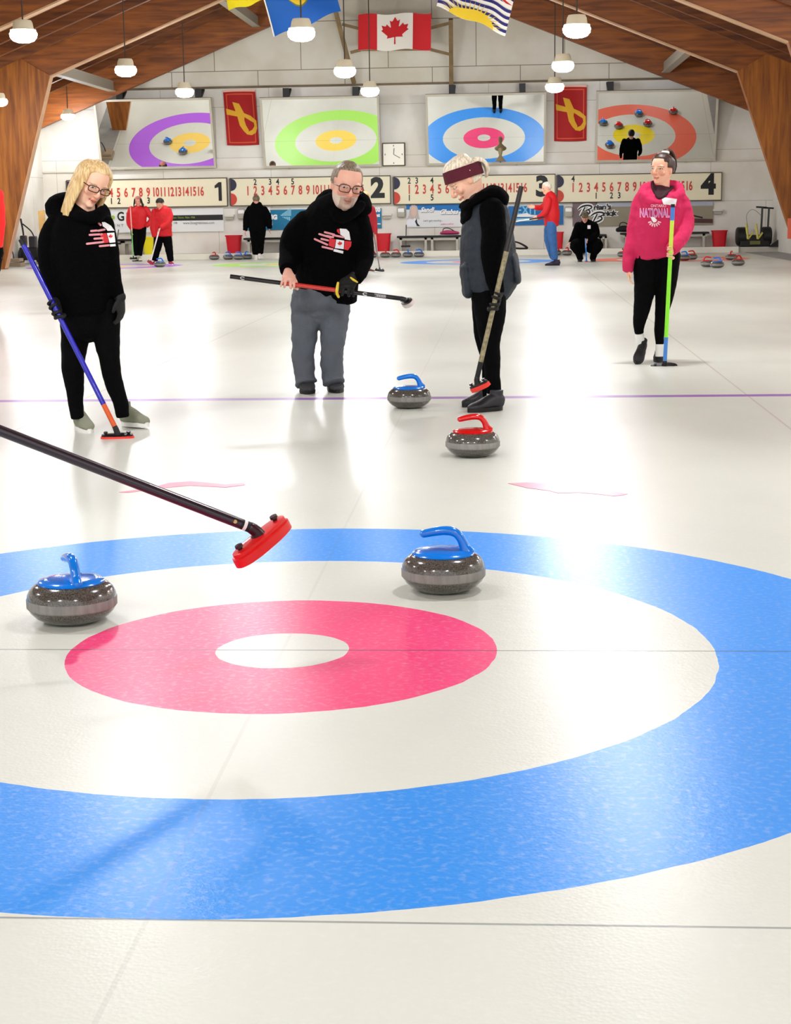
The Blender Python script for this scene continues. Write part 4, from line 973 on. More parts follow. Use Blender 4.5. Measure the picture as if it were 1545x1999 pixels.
def grip(s, Wp, C, a, rs, k=1.0, flip=1, fat=1.0):
    """fist closed round a shaft through C along a; Wp = wrist"""
    a = Vector(a).normalized(); out = (Wp-C); out = (out-a*out.dot(a)).normalized(); t = a.cross(out)*flip
    pc = C+out*(rs+.014*k)
    s.tube([(Wp, .026*k*fat, .02*k*fat), (Wp.lerp(pc, .45)+t*.004, .036*k*fat, .019*k*fat), (pc+out*.012+t*.008, .042*k*fat, .018*k*fat), (pc+t*.016, .040*k*fat, .015*k*fat)], n=14, sub=3, ref=t)
    for i, (off, rl) in enumerate(((.033, .95), (.011, 1.0), (-.011, .98), (-.032, .85))):
        fr_ = .0092*k*fat*rl; R_ = rs+fr_*.95; P = []
        for j, ang in enumerate((35, 75, 115, 155, 195, 230)):
            th = math.radians(ang*rl+ (0 if rl > .9 else 5)); d = out*math.cos(th)+t*math.sin(th)
            P.append((C+a*(off*k*fat+.002*j*(1 if i < 2 else -1))+d*R_, fr_*(1.05-.05*j), fr_*(1.05-.05*j)))
        s.tube(P, n=10, sub=3, ref=a)
    P = []
    for j, ang in enumerate((10, -35, -80, -125)):
        th = math.radians(ang); d = out*math.cos(th)+t*math.sin(th); P.append((C+a*((.040+.006*j)*k)+d*(rs+.011*k), .0112*k*fat*(1.1-.07*j), .0112*k*fat*(1.1-.07*j)))
    s.tube([(Wp.lerp(pc, .35)+a*.018*k, .013*k*fat, .013*k*fat)]+P, n=10, sub=3, ref=a)
def relaxed(s, Wp, dirn, side, nrm, k=1.0, fat=1.0, curl=22):
    """hanging hand: dirn = finger direction, side = towards the thumb, nrm = palm side"""
    d = Vector(dirn).normalized(); sd = Vector(side); sd = (sd-d*sd.dot(d)).normalized(); nm = Vector(nrm); nm = (nm-d*nm.dot(d)-sd*nm.dot(sd)).normalized()
    s.tube([(Wp-d*.01, .024*k*fat, .018*k*fat), (Wp+d*.03*k, .036*k*fat, .017*k*fat), (Wp+d*.075*k, .040*k*fat, .014*k*fat), (Wp+d*.092*k, .036*k*fat, .011*k*fat)], n=14, sub=3, ref=nm)
    for off, ln, r_ in ((.028, .070, .0085), (.010, .078, .0088), (-.009, .072, .0085), (-.027, .056, .0075)):
        p = Wp+d*.085*k+sd*off*k; P = [(p, r_*k*fat, r_*k*fat)]; dd = d.copy()
        for j, fr_ in enumerate((.42, .33, .25)):
            an = math.radians(curl*(.6+.5*j)); dd = (dd*math.cos(an)+nm*math.sin(an)).normalized(); p = p+dd*ln*k*fr_; P.append((p, r_*k*fat*(.95-.1*j), r_*k*fat*(.95-.1*j)))
        s.tube(P, n=10, sub=3, ref=nm)
    p = Wp+d*.025*k+sd*.028*k; q = p+(d*.7+sd*.6+nm*.3).normalized()*.035*k; w = q+(d*.95+sd*.15+nm*.35).normalized()*.032*k
    s.tube([(Wp+d*.015*k+sd*.015*k, .014*k*fat, .013*k*fat), (p, .013*k*fat, .012*k*fat), (q, .0105*k*fat, .010*k*fat), (w, .009*k*fat, .0085*k*fat)], n=10, sub=3, ref=nm)
def shoe(root, heel, toe, w, m_up, m_sole, h=.085, name='shoe', lace=None, up=(0, 0, 1)):
    heel = Vector(heel); toe = Vector(toe); f = (toe-heel); L = f.length; f.normalize(); U = Vector(up); U = (U-f*U.dot(f)).normalized(); sd = f.cross(U)
    def p(t, z, x=0): return heel+f*(t*L)+U*z+sd*x
    prof = [(0, .62, .9), (.1, .78, 1.0), (.25, .82, 1.0), (.42, .84, .86), (.58, .94, .66), (.72, 1.0, .52), (.86, .90, .42), (.96, .58, .30)]
    s = Sh().tube([(p(t, .014+hh*h/2), w/2*a, hh*h/2) for t, a, hh in prof], n=24, sub=3, ref=U, cap=(.7, .7), sq=.85)
    s.tube([(p(.14, h*.75), w*.33, w*.42), (p(.13, h*1.38), w*.34, w*.44)], n=20, sub=2, ref=f, cap=(0, 0))
    o = s.build(name, m_up, root, voxel=.005, sm=2)
    out = []
    n = 36
    for k in range(n):
        a = 2*PI*k/n; ca, sa = math.cos(a), math.sin(a); t = .49+.53*ca
        tt = max(0, min(1, t)); ww = np.interp(tt, [0, .1, .25, .42, .58, .72, .86, 1.0], [.55, .80, .84, .82, .93, 1.0, .9, .5])
        out.append((t, math.copysign(abs(sa)**.6, sa)*w/2*1.04*max(.45, ww)))
    P0 = [p(t, .0, x*.96) for t, x in out]; P1 = [p(t, .012, x*1.02) for t, x in out]; P2 = [p(t, .026+.010*max(0, .2-t)*3, x) for t, x in out]
    Sh().add(P0+P1+P2, [list(range(n))[::-1]]+[(j*n+k, j*n+(k+1) % n, (j+1)*n+(k+1) % n, (j+1)*n+k) for j in range(2) for k in range(n)]+[[2*n+k for k in range(n)]]).build('sole', m_sole, o)
    if lace:
        s = Sh()
        for t in (.36, .43, .50, .57):
            z = .014+h*np.interp(t, [.25, .42, .58, .72], [1.0, .86, .66, .52]); s.tube([(p(t-.01, z-.008, -w*.24), .003, .003), (p(t, z+.004, 0), .003, .003), (p(t+.01, z-.008, w*.24), .003, .003)], n=6)
        s.build('laces', lace, o)
    return o
def person(spec):
    pt, S = spec['pt'], spec['S']; near = spec.get('near', True); vb = spec.get('vb', .0048 if near else .011); vc = spec.get('vc', .0065 if near else .013)
    r = thing('person', spec['base'], spec['label'], 'person', spec.get('group'))
    sk = .80
    hd = spec['head']; C = pt(*hd['c']) if not isinstance(hd['c'], Vector) else hd['c']; H = hd['H']; fr = frame(hd['fwd'], hd['up'])
    tor = [(pt(a, b, c), d*S, e) for a, b, c, d, e in spec['torso']]
    b = Sh(); hp = head_shape(b, C, H, fr, jaw=hd.get('jaw', 1))
    top = tor[-1][0]
    b.tube([(p, ra*sk, rb*sk) for p, ra, rb in tor], n=20, sub=3, cap=(.1, .3))
    b.tube([(top.lerp(C, -.15), .066, .062), (top.lerp(hp(0, -.10, -.3), .5), .056, .058), (hp(0, -.08, -.2), .054, .058)], n=18, sub=3)
    for L in spec['arms']+spec['legs']:
        K = [(pt(a, b_, c), d*S*sk if len(L) else 0, d*S*sk) for a, b_, c, d in L]
        K[-1] = (K[-1][0], K[-1][1]*.8, K[-1][2]*.8); b.tube(K, n=14, sub=3, cap=(1, .1))
    hands = spec.get('hands', [])
    for hn in hands:
        if not hn.get('hide') and not hn.get('glove'):
            (grip if hn['kind'] == 'grip' else relaxed)(b, *hn['a'], **dict(hn.get('k', {})))
    body = b.build('body', M_skin, r, voxel=vb, sm=3)
    paint(body.data, C, H, fr, hd.get('skin', (232, 176, 150)), hd.get('lip', (190, 96, 88)), hd.get('brow', (120, 90, 60)), hd.get('beard'), near)
    # trousers
    s = Sh()
    for L in spec['legs']: s.tube([(pt(a, b_, c), d*S, d*S) for a, b_, c, d in L], n=20, sub=4, cap=(1, .15))
    hip = spec.get('hip')
    if hip: s.tube([(pt(a, b_, c), d*S, e) for a, b_, c, d, e in hip], n=22, sub=3)
    s.build('trousers', spec['mleg'], r, voxel=vc, sm=3, disp=spec.get('legfold', .012), dscale=.09)
    # top
    s = Sh(); s.tube(tor, n=26, sub=5, cap=(.15, .5))
    for ex in spec.get('extra', []): s.tube([(pt(a, b_, c), d*S, e) for a, b_, c, d, e in ex], n=16, sub=4, cap=(.8, .8))
    if not spec.get('sleeves_apart'):
        for L in spec['arms']: s.tube([(pt(a, b_, c), d*S, d*S) for a, b_, c, d in L], n=18, sub=4, cap=(1, .2))
    top_o = s.build(spec.get('topname', 'jacket'), spec['mtop'], r, voxel=vc, sm=3, disp=spec.get('topfold', .016), dscale=.11)
    if spec.get('sleeves_apart'):
        s = Sh()
        for L in spec['arms']: s.tube([(pt(a, b_, c), d*S, d*S) for a, b_, c, d in L], n=18, sub=4, cap=(1, .2))
        s.build('sleeve', spec['sleeves_apart'], r, voxel=vc, sm=3, disp=.014, dscale=.09)
    for hn in hands:
        if hn.get('glove'):
            g = Sh(); g.ell(hn['a'][0], (.034, .034, .034), None, 14); (grip if hn['kind'] == 'grip' else relaxed)(g, *hn['a'], **dict(hn.get('k', {}), fat=1.22))
            g.build('glove', hn['glove'], r, voxel=.0048 if near else .008, sm=2)
    return r, body, top_o, (C, H, fr, hp)
def hair_strands(root, hf, H, m, strands, name='hair', voxel=.006, rad=.05, sm=2):
    """strands: list of lists of head-local points (side, fwd, up); radius in head heights"""
    p = hf; s = Sh()
    for st in strands:
        rr = rad
        K = []
        n = len(st)
        for i, q in enumerate(st):
            k = rr*(1-.45*(i/(n-1))**2) if len(q) < 4 else q[3]
            K.append((p(q[0], q[1], q[2]), k*H, k*H*.75))
        s.tube(K, n=9, sub=4)
    return s.build(name, m, root, voxel=voxel, sm=sm)
def skull(phi, th, k=1.0):
    """point on the skull, phi 0 = front, th = elevation"""
    a, t = math.radians(phi), math.radians(th)
    return (.345*k*math.sin(a)*math.cos(t), -.03+.425*k*math.cos(a)*math.cos(t), .09+.41*k*math.sin(t))
def hair_mat(name, c1, c2):
    m = bpy.data.materials.new(name); m.use_nodes = True; nt = m.node_tree; b = nt.nodes['Principled BSDF']
    tc = nt.nodes.new('ShaderNodeTexCoord'); mp = nt.nodes.new('ShaderNodeMapping'); mp.inputs['Scale'].default_value = (70, 70, 4); nt.links.new(tc.outputs['Object'], mp.inputs[0])
    n = nt.nodes.new('ShaderNodeTexNoise'); n.inputs['Scale'].default_value = 1.5; nt.links.new(mp.outputs[0], n.inputs[0]); r = nt.nodes.new('ShaderNodeValToRGB'); nt.links.new(n.outputs[0], r.inputs[0])
    r.color_ramp.elements[0].position = .35; r.color_ramp.elements[1].position = .65
    r.color_ramp.elements[0].color = srgb(*c1); r.color_ramp.elements[1].color = srgb(*c2); nt.links.new(r.outputs[0], b.inputs['Base Color']); b.inputs['Roughness'].default_value = .45
    return m
def glasses(root, hp, H, w=.13, h=.07, name='glasses'):
    s = Sh(); ln = []
    for k in (-1, 1):
        c = (k*.155, .455, .0); P = []
        for i in range(21):
            a = 2*PI*i/20; ca, sa = math.cos(a), math.sin(a)
            x = c[0]+w*math.copysign(abs(ca)**.6, ca); z = c[2]+h*math.copysign(abs(sa)**.6, sa)
            P.append((hp(x, c[1]-.5*abs(x)**2*1.0, z), .0028, .0028)); ln.append(hp(x, c[1]-.5*abs(x)**2, z)) if i < 20 else None
        s.tube(P, n=8, sub=1, cap=(0, 0))
        s.tube([(hp(k*.285, .42, .03), .003, .003), (hp(k*.335, .25, .03), .003, .003), (hp(k*.355, -.02, .02), .003, .003)], n=8)
    s.tube([(hp(-.03, .46, .01), .003, .003), (hp(0, .475, .02), .003, .003), (hp(.03, .46, .01), .003, .003)], n=8)
    g = s.build(name, M_glfr, root)
    for q in (ln[:20], ln[20:]):
        Sh().prism(q, (hp(0, 1, 0)-hp(0, 0, 0)).normalized()*.0015).build('lens', M_glass, g, smooth=False)
    return g
def print_on(target, polys, m, parent, name, off=.004, step=.012):
    """cloth print: flat figures given in photo coordinates, laid on the garment surface"""
    tr = BVHTree.FromPolygons([v.co.copy() for v in target.data.vertices], [list(p.vertices) for p in target.data.polygons])
    def mf(u, v):
        d = ray(u*1000, v*1000).normalized(); h = tr.ray_cast(CO, d)
        return (h[0]-d*off) if h[0] is not None else None
    bm = bmesh.new()
    for poly in polys:
        vs = [bm.verts.new((x/1000, y/1000, 0)) for x, y in poly]; es = [bm.edges.new((vs[i], vs[(i+1) % len(vs)])) for i in range(len(vs))]
        bmesh.ops.triangle_fill(bm, use_beauty=True, edges=es)
    for _ in range(5):
        lg = [e for e in bm.edges if e.calc_length() > step*.3]
        if not lg: break
        bmesh.ops.subdivide_edges(bm, edges=lg, cuts=1); bmesh.ops.triangulate(bm, faces=[f for f in bm.faces if len(f.verts) > 3])
    bad = []; ys = []
    for v in bm.verts:
        q = mf(v.co.x, v.co.y)
        if q is None: bad.append(v)
        else: v.co = q; ys.append(q.y)
    bmesh.ops.delete(bm, geom=bad, context='VERTS')
    me = bpy.data.meshes.new(name); bm.to_mesh(me); bm.free(); me.materials.append(m)
    o = bpy.data.objects.new(name, me); COL.objects.link(o); o.parent = parent; o.matrix_parent_inverse = Matrix.LocRotScale(parent.location, parent.rotation_euler, parent.scale).inverted() if not parent.parent else Matrix.Identity(4)
    return o
def pxf(Y0):
    return (lambda px, py, dy=0: at(px, py, Y0+dy)), (Y0+YC)/F*1.0
def leafpx(cx, cy, w, rot=0):
    c, s_ = math.cos(rot), math.sin(rot)
    return [(cx+(x*c-y*s_)*w, cy-(x*s_+y*c)*w) for x, y in LEAF]
def bar_px(x0, y0, x1, y1, w):
    d = math.hypot(x1-x0, y1-y0); ux, uy = (x1-x0)/d, (y1-y0)/d; nx, ny = -uy*w, ux*w; P = []
    for k in range(7):
        a = PI/2+PI*k/6; P.append((x0+ux*w*math.cos(a)+(-uy)*w*math.sin(a), y0+uy*w*math.cos(a)+ux*w*math.sin(a)))
    for k in range(7):
        a = -PI/2+PI*k/6; P.append((x1+ux*w*math.cos(a)+(-uy)*w*math.sin(a), y1+uy*w*math.cos(a)+ux*w*math.sin(a)))
    return P
M_prw = mat('print white', (240, 238, 240), .7); M_prr = mat('print red', (214, 44, 52), .7); M_prp = mat('print pink', (226, 150, 156), .7)
M_sole_w = mat('white sole', (238, 238, 234), .5); M_sole_b = mat('black sole', (14, 14, 14), .5)
M_white_sock = mat('white sock', (240, 240, 236), .8)

# ================= the blonde woman at left
Y1 = 4.78; pt, S1 = pxf(Y1)
shA = at(40, 468, 4.60); shB = at(228, 842, 4.50)
def on_line(A, B, px, py):
    """point of segment AB that shows at height py"""
    lo, hi = 0.0, 1.0
    def row(P):
        d = P-CO; return 1000-F*(d.dot(CU)/d.dot(_fw))
    for _ in range(40):
        m = (lo+hi)/2
        if row(A.lerp(B, m)) < py: lo = m
        else: hi = m
    return A.lerp(B, lo)
M_ub = mat('blue shaft', (18, 18, 170), .25, coat=.4); M_or = mat('orange shaft', (214, 84, 20), .3, coat=.3); M_cap = mat('black grip', (14, 14, 16), .6)
M_padr = mat('red brush pad', (236, 58, 46), .6); M_plb = mat('black plate', (18, 14, 16), .35)
broom(shA, shB, .0145, [(0, .03, M_cap), (.03, .86, M_ub), (.86, .975, M_or), (.975, 1.0, M_cap)], 'blue and orange curling broom held by the blonde woman, red and black head', (CR+V(0, .1, .02), (-.2, -.25, 1), .185, M_padr, M_plb), thick=1.5)
gC = on_line(shA, shB, 0, 604)
g1 = dict(kind='grip', a=(pt(112, 588, -.10), gC, shB-shA, .0145), k=dict(flip=-1), glove=mat('black glove', (9, 9, 10), .7))
g2 = dict(kind='relaxed', a=(pt(234, 580, -.04), V(.03, -.05, -1), V(-.2, -1, 0), V(-1, .2, 0)), k={}, glove=mat('black glove'))
r1, body1, top1, hd1 = person(dict(pt=pt, S=S1, base=(-1.85, Y1, 0), label='woman with shoulder length blond hair, glasses and black printed hoodie at left',
    head=dict(c=(179, 359, -.04), H=.240, fwd=(.56, -.72, -.38), up=(.50, -.18, .84), skin=(246, 194, 166), lip=(206, 100, 92), brow=(170, 130, 80)),
    torso=[(168, 612, 0, 58, .155), (163, 580, 0, 63, .165), (160, 530, 0, 64, .165), (158, 480, 0, 62, .165), (156, 450, 0, 58, .14), (158, 428, 0, 46, .11), (165, 411, -.02, 27, .08)],
    arms=[[(112, 436, 0, 22), (101, 465, 0, 25), (96, 510, -.02, 22), (101, 550, -.07, 18), (110, 585, -.10, 13)],
          [(203, 438, 0, 20), (210, 475, 0, 20), (216, 520, 0, 19), (224, 555, -.03, 14), (233, 580, -.04, 11)]],
    legs=[[(146, 600, 0, 34), (147, 650, 0, 29), (142, 706, -.02, 23.5), (144, 745, 0, 20), (147, 785, .02, 15), (151, 817, .02, 13)],
          [(205, 600, 0, 31), (207, 650, 0, 27.5), (213, 700, -.02, 21), (221, 745, 0, 18), (235, 785, .02, 15), (240, 814, .02, 13)]],
    hands=[g1, g2], mtop=M_blackcloth, mleg=M_blacktight, topname='hoodie',
    extra=[[(120, 425, .02, 20, .07), (112, 408, .06, 24, .08), (130, 396, .10, 22, .07), (165, 398, .12, 18, .06), (195, 412, .08, 16, .06), (204, 430, .02, 14, .05)], [(140, 414, -.02, 12, .05), (158, 424, -.09, 12, .05), (182, 424, -.10, 12, .05), (200, 414, -.04, 12, .05)]],
    hip=[(165, 622, 0, 50, .14), (163, 590, 0, 56, .15)]))
M_grs = mat('grey green knit', (142, 146, 124), .8, bump=.4, bscale=300)
for hl, tl in (((152, 838), (184, 850)), ((241, 832), (294, 839))):
    a = ground(*hl); b = ground(*tl)
    if hl[0] > 200: b = b+V(0, 0, .015)
    shoe(r1, a, a+(b-a).normalized()*.235, .088, M_grs, M_sole_w, h=.105, lace=mat('grey lace', (170, 172, 150), .8))
C, H, fr, hp = hd1
glasses(r1, hp, H)
M_blond = hair_mat('blond hair', (196, 156, 96), (238, 210, 158))
st = []
random.seed(3)
part = (-.05, .05, .50)
for k in range(34):
    ph = 62+k*7.2                              # round the back from ear to ear
    if ph > 298: break
    j = random.uniform(-3, 3); sgn = 1 if ph < 180 else -1
    low = -.92-random.uniform(-.10, .08)
    if ph < 85 or ph > 275: low += .06
    q = [skull(ph*.5+90 if False else ph, 82, 1.02), skull(ph+j, 55, 1.07), skull(ph+j, 25, 1.10), skull(ph+j, 0, 1.09)]
    e = q[-1]; q.append((e[0]*1.06, e[1]*.95-.02, -.28)); q.append((e[0]*1.05, e[1]*.80-.02, -.52)); q.append((e[0]*.98, e[1]*.7-.03, low))
    st.append(q)
for k in range(11):                            # fringe swept to both sides
    ph = -62+k*12.4
    q = [skull(ph*.3, 84, 1.03), skull(ph*.8, 70, 1.06), skull(ph, 54, 1.05), skull(ph*1.15, 40, 1.045)]
    if abs(ph) > 35: q.append(skull(math.copysign(72, ph), 14, 1.09)); q.append((math.copysign(.38, ph), .12, -.25)); q.append((math.copysign(.37, ph), .10, -.55))
    st.append(q)
hair_strands(r1, hp, H, M_blond, st, rad=.07, voxel=.0048, sm=5)
k_ = 3.447
def c1(x, y): return (x/k_, 300+y/k_)
def P1(l): return [c1(*q) for q in l]
print_on(top1, [P1([(684, 462), (705, 462), (745, 486), (770, 520), (722, 521), (712, 505), (690, 490)]), P1([(718, 536), (768, 532), (776, 598), (736, 602)]), P1([(738, 612), (776, 608), (778, 624), (740, 627)])], M_prw, top1, 'white_print')
print_on(top1, [P1([(668, 540), (714, 536), (732, 600), (698, 604)])], M_prr, top1, 'red_print')
print_on(top1, [leafpx(*c1(743, 560), 5.2)], M_prr, top1, 'leaf_print', off=.007)
for x0, y0, x1, y1 in ((612, 522, 650, 519), (602, 548, 684, 544), (634, 574, 690, 570), (584, 608, 694, 596), (670, 624, 730, 618), (664, 470, 676, 482), (660, 520, 702, 512)):
    a = c1(x0, y0); b = c1(x1, y1); print_on(top1, [bar_px(*a, *b, 2.0)], M_prp, top1, 'stripe_print')

# ================= the bent man
Y2 = 6.78; pt, S2 = pxf(Y2)
mA = at(449, 540, Y2-.38); mB = at(788, 584, Y2-.30)
M_rsh = mat('red shaft', (206, 56, 48), .3, coat=.4); M_bsh = mat('black shaft', (20, 16, 20), .3, coat=.3)
b2 = broom(mA, mB, .0145, [(0, .30, M_bsh), (.30, .655, M_rsh), (.655, .80, M_bsh), (.80, .94, M_bsh), (.94, 1, M_cap)], 'black and red curling broom held level by the bent man',
      (V(.35, -.93, .1), V(-.75, -.1, .62), .19, mat('white rim pad', (226, 214, 208), .5), M_plb))
for t, ln in ((.075, .0), (.78, .0)):
    c = mA.lerp(mB, t); ax = (mB-mA).normalized()
    Sh().tube([(c+ax*(.016*math.cos(a))+V(0, -.0150+.0*a, .008*math.sin(a)), .0022, .0022) for a in [PI*.3+k*PI*.17 for k in range(9)]], n=6, sub=2).build('ring_logo', M_prw, b2)
c = mA.lerp(mB, .865); ang = math.atan2((mB-mA).z, (mB-mA).x)
tx = textm('CURLING PRO' if False else 'IIIIIIIIIIII', .026, c+V(0, -.0152, 0), M_prw, b2, 'shaft_print', xs=1.0, rot=ang, depth=.002)
gl = on_line(mA, mB, 0, 0) if False else None
def at_x(A, B, px):
    lo, hi = 0.0, 1.0
    for _ in range(40):
        m = (lo+hi)/2; P = A.lerp(B, m); d = P-CO
        if 772+F*d.dot(CR)/d.dot(_fw) < px: lo = m
        else: hi = m
    return A.lerp(B, lo)
h1 = dict(kind='grip', a=(pt(562, 530, -.30), at_x(mA, mB, 562), mB-mA, .0145), k=dict(flip=1, k=1.12))
h2 = dict(kind='grip', a=(pt(690, 541, -.28), at_x(mA, mB, 675), mA-mB, .0145), k=dict(flip=-1, k=1.12), glove=mat('black glove'))
M_hood2 = mat('black fleece')
r2, body2, top2, hd2 = person(dict(pt=pt, S=S2, base=(-.7, Y2, 0), label='man bent forward in black printed hoodie and grey trousers, grey beard and glasses',
    head=dict(c=(676, 362, -.30), H=.285, fwd=(.33, -.90, -.22), up=(.20, -.16, .95), skin=(240, 184, 162), lip=(176, 100, 88), brow=(120, 100, 84), beard=(214, 202, 190), jaw=1.12),
    torso=[(640, 592, .06, 58, .15), (638, 550, .04, 62, .18), (643, 500, -.02, 66, .19), (648, 460, -.08, 66, .18), (652, 430, -.15, 58, .15), (660, 410, -.21, 40, .12), (668, 402, -.24, 26, .09)],
    arms=[[(598, 436, -.13, 25), (576, 465, -.1, 27), (566, 500, -.14, 22), (562, 528, -.28, 17)],
          [(702, 430, -.13, 20), (711, 470, -.1, 18), (713, 505, -.14, 16), (705, 530, -.22, 14), (694, 546, -.28, 12.5)]],
    legs=[[(602, 580, .03, 34), (597, 620, 0, 29), (594, 660, -.02, 24.5), (592, 700, 0, 23), (595, 738, 0, 20.5), (597, 749, -.01, 22.5)],
          [(652, 580, .03, 33), (652, 620, 0, 28), (650, 660, -.02, 25.5), (648, 700, 0, 23), (650, 735, 0, 20.5), (652, 747, -.01, 22.5)]],
    hip=[(628, 600, .03, 56, .15), (628, 570, .04, 58, .16)],
    hands=[h1, h2], mtop=M_blackcloth, mleg=mat('grey trousers', (92, 98, 106), .85, bump=.3, bscale=180, var=.08, vscale=12), topname='hoodie', legfold=.03, 
    extra=[[(628, 412, -.12, 20, .07), (640, 388, -.10, 18, .08), (668, 392, -.08, 20, .07), (702, 392, -.14, 17, .08), (712, 408, -.2, 14, .06)],
           [(642, 402, -.2, 9, .05), (654, 416, -.28, 11, .05), (668, 424, -.30, 12, .05), (688, 416, -.29, 11, .05), (704, 402, -.24, 9, .05)]]))
M_dsh = mat('charcoal suede', (62, 62, 66), .8, bump=.3, bscale=200)
for hl, tl in (((600, 762), (600, 775)), ((648, 760), (665, 772))):
    a = ground(*hl); b = ground(*tl); shoe(r2, a, a+(b-a).normalized()*.285, .112, M_dsh, M_sole_b, h=.115, lace=mat('dark lace', (70, 70, 74), .8))
C, H, fr, hp = hd2
glasses(r2, hp, H, .125, .085)
M_gh = hair_mat('grey brown hair', (96, 80, 62), (158, 142, 120))
st = []
for k in range(40):
    ph = -180+k*9
    lo = 38-8*math.cos(math.radians(ph*2)) if abs(ph) < 55 else (12 if abs(ph) < 80 else -8)
    lo = 42 if abs(ph) < 40 else lo
    st.append([skull(ph, 86, 1.03), skull(ph, 68, 1.04), skull(ph, (68+lo)/2, 1.035), skull(ph, lo, 1.02)])
for k in range(14):
    ph = -45+k*7; st.append([skull(ph, 60, 1.05), skull(ph+4, 50, 1.07), skull(ph+6, 44, 1.06)])
hair_strands(r2, hp, H, M_gh, st, rad=.042, voxel=.006, sm=1)
Sh().tube([(hp(-.06, .38, -.30), .001, .001), (hp(0, .40, -.30), .001, .001)], n=6)
k_ = 3.8625
def c2(x, y): return (430+x/k_, 300+y/k_)
def P2(l): return [c2(*q) for q in l]
print_on(top2, [P2([(874, 648), (934, 657), (930, 722), (864, 714)]), P2([(900, 566), (950, 570), (972, 592), (982, 655), (938, 648), (935, 630), (905, 612)]), P2([(858, 720), (928, 736), (925, 756), (852, 738)])], M_prw, top2, 'white_print')
print_on(top2, [P2([(822, 640), (870, 648), (860, 712), (816, 696)]), P2([(938, 658), (990, 664), (986, 698), (962, 730), (934, 724)]), P2([(880, 572), (896, 568), (902, 610), (888, 600), (878, 586)])], M_prr, top2, 'red_print')
print_on(top2, [leafpx(*c2(902, 682), 5.6, .12)], M_prr, top2, 'leaf_print', off=.007)
for x0, y0, x1, y1 in ((788, 594, 858, 612), (746, 608, 832, 634), (762, 644, 812, 656), (712, 646, 806, 688), (770, 704, 846, 722), (850, 616, 928, 632), (800, 622, 850, 632)):
    print_on(top2, [bar_px(*c2(x0, y0), *c2(x1, y1), 1.9)], M_prp, top2, 'stripe_print')
# yellow parts of the glove
M_yg = mat('glove yellow', (236, 206, 60), .6)
glv = [o for o in r2.children if o.name.startswith('glove')][0]
a = pt(692, 546, -.30)
Sh().tube([(pt(685, 543, -.315), .006, .012), (pt(690, 547, -.325), .008, .014), (pt(697, 551, -.315), .006, .012)], n=12).build('yellow_patch', M_yg, glv)
c = at_x(mA, mB, 661)
Sh().tube([(c+V(-.0, -.035, .05), .008, .008), (c+V(-.005, -.040, .02), .010, .010), (c+V(-.008, -.036, -.015), .010, .010), (c+V(.0, -.02, -.04), .009, .009)], n=12).build('yellow_patch', M_yg, glv)

# ================= woman with the maroon headband, seen from the side
Y3 = 5.78; pt, S3 = pxf(Y3)
sA = at(1018, 364, Y3-.30); sB = at(930, 744, Y3-.30)
M_gold = mat('camouflage shaft', (140, 130, 96), .35, var=.5, vscale=45, coat=.3)
b3 = broom(sA, sB, .0150, [(0, .33, M_bsh), (.33, .60, M_gold), (.60, .90, M_gold), (.90, 1, M_cap)], 'black and gold patterned curling broom held by the woman with the maroon headband', (V(.75, -.6, .36), V(-.3, -.3, .9), .15, M_padr, M_plb))
g3 = dict(kind='grip', a=(pt(972, 574, -.22), on_line(sA, sB, 0, 588), sB-sA, .015), k=dict(flip=1), glove=mat('black glove'))
M_vest = mat('slate padded vest', (38, 45, 54), .65, bump=.6, bscale=34, spec=.4, var=.15, vscale=30)
r3, body3, top3, hd3 = person(dict(pt=pt, S=S3, base=(.52, Y3, 0), label='woman seen from the side with maroon headband, black hooded jacket and padded slate vest',
    head=dict(c=(908, 352, 0), H=.250, fwd=(-.78, -.16, -.60), up=(-.50, -.06, .86), skin=(246, 194, 166), lip=(214, 134, 120), brow=(150, 110, 80)),
    torso=[(948, 572, 0, 44, .17), (955, 545, 0, 56, .19), (953, 500, 0, 54, .19), (951, 455, 0, 50, .18), (949, 420, 0, 44, .15), (940, 400, 0, 33, .11), (926, 388, 0, 20, .075)],
    arms=[[(960, 412, -.15, 25), (964, 455, -.19, 24), (960, 500, -.20, 21), (965, 545, -.21, 17), (972, 574, -.22, 13)],
          [(938, 415, .13, 20), (936, 450, .15, 18), (936, 490, .14, 15), (938, 525, .08, 11)]],
    legs=[[(955, 570, -.07, 34), (957, 620, -.06, 29), (957, 660, -.05, 21), (960, 700, -.05, 17), (962, 740, -.05, 15), (966, 780, -.05, 13)],
          [(945, 570, .09, 26), (943, 620, .09, 21), (942, 660, .08, 15), (950, 700, .06, 12), (952, 740, .06, 11), (952, 776, .06, 10)]],
    hands=[g3, dict(kind='relaxed', a=(pt(938, 528, .06), V(0, 0, -1), V(-1, 0, 0), V(0, 1, 0)), hide=False)], mtop=M_vest, mleg=M_blacktight, topname='vest', sleeves_apart=M_blackcloth, topfold=.02,
    extra=[[(912, 520, 0, 14, .16), (914, 555, 0, 13, .15), (914, 574, 0, 12, .14)], [(1000, 500, .02, 10, .15), (1006, 530, .02, 10, .16), (1009, 548, .02, 9, .15)]]))
for hl, tl, w in (((978, 801), (915, 806), .1), ((962, 790), (908, 795), .095)):
    a = ground(*hl); b = ground(*tl); shoe(r3, a, a+(b-a).normalized()*.232, w, mat('black leather', (40, 40, 46), .45), M_sole_b, h=.092)
Sh().lathe([(.001, -.02), (.047, -.02), (.047, .02), (.001, .02)], pt(965, 775, -.05), 24).build('sock', M_white_sock, r3)
s = Sh().tube([(pt(912, 404, -.06), .022, .05), (pt(935, 388, -.10), .035, .06), (pt(962, 376, -.06), .045, .07), (pt(978, 388, .0), .05, .07), (pt(972, 404, .04), .04, .07)], n=18)
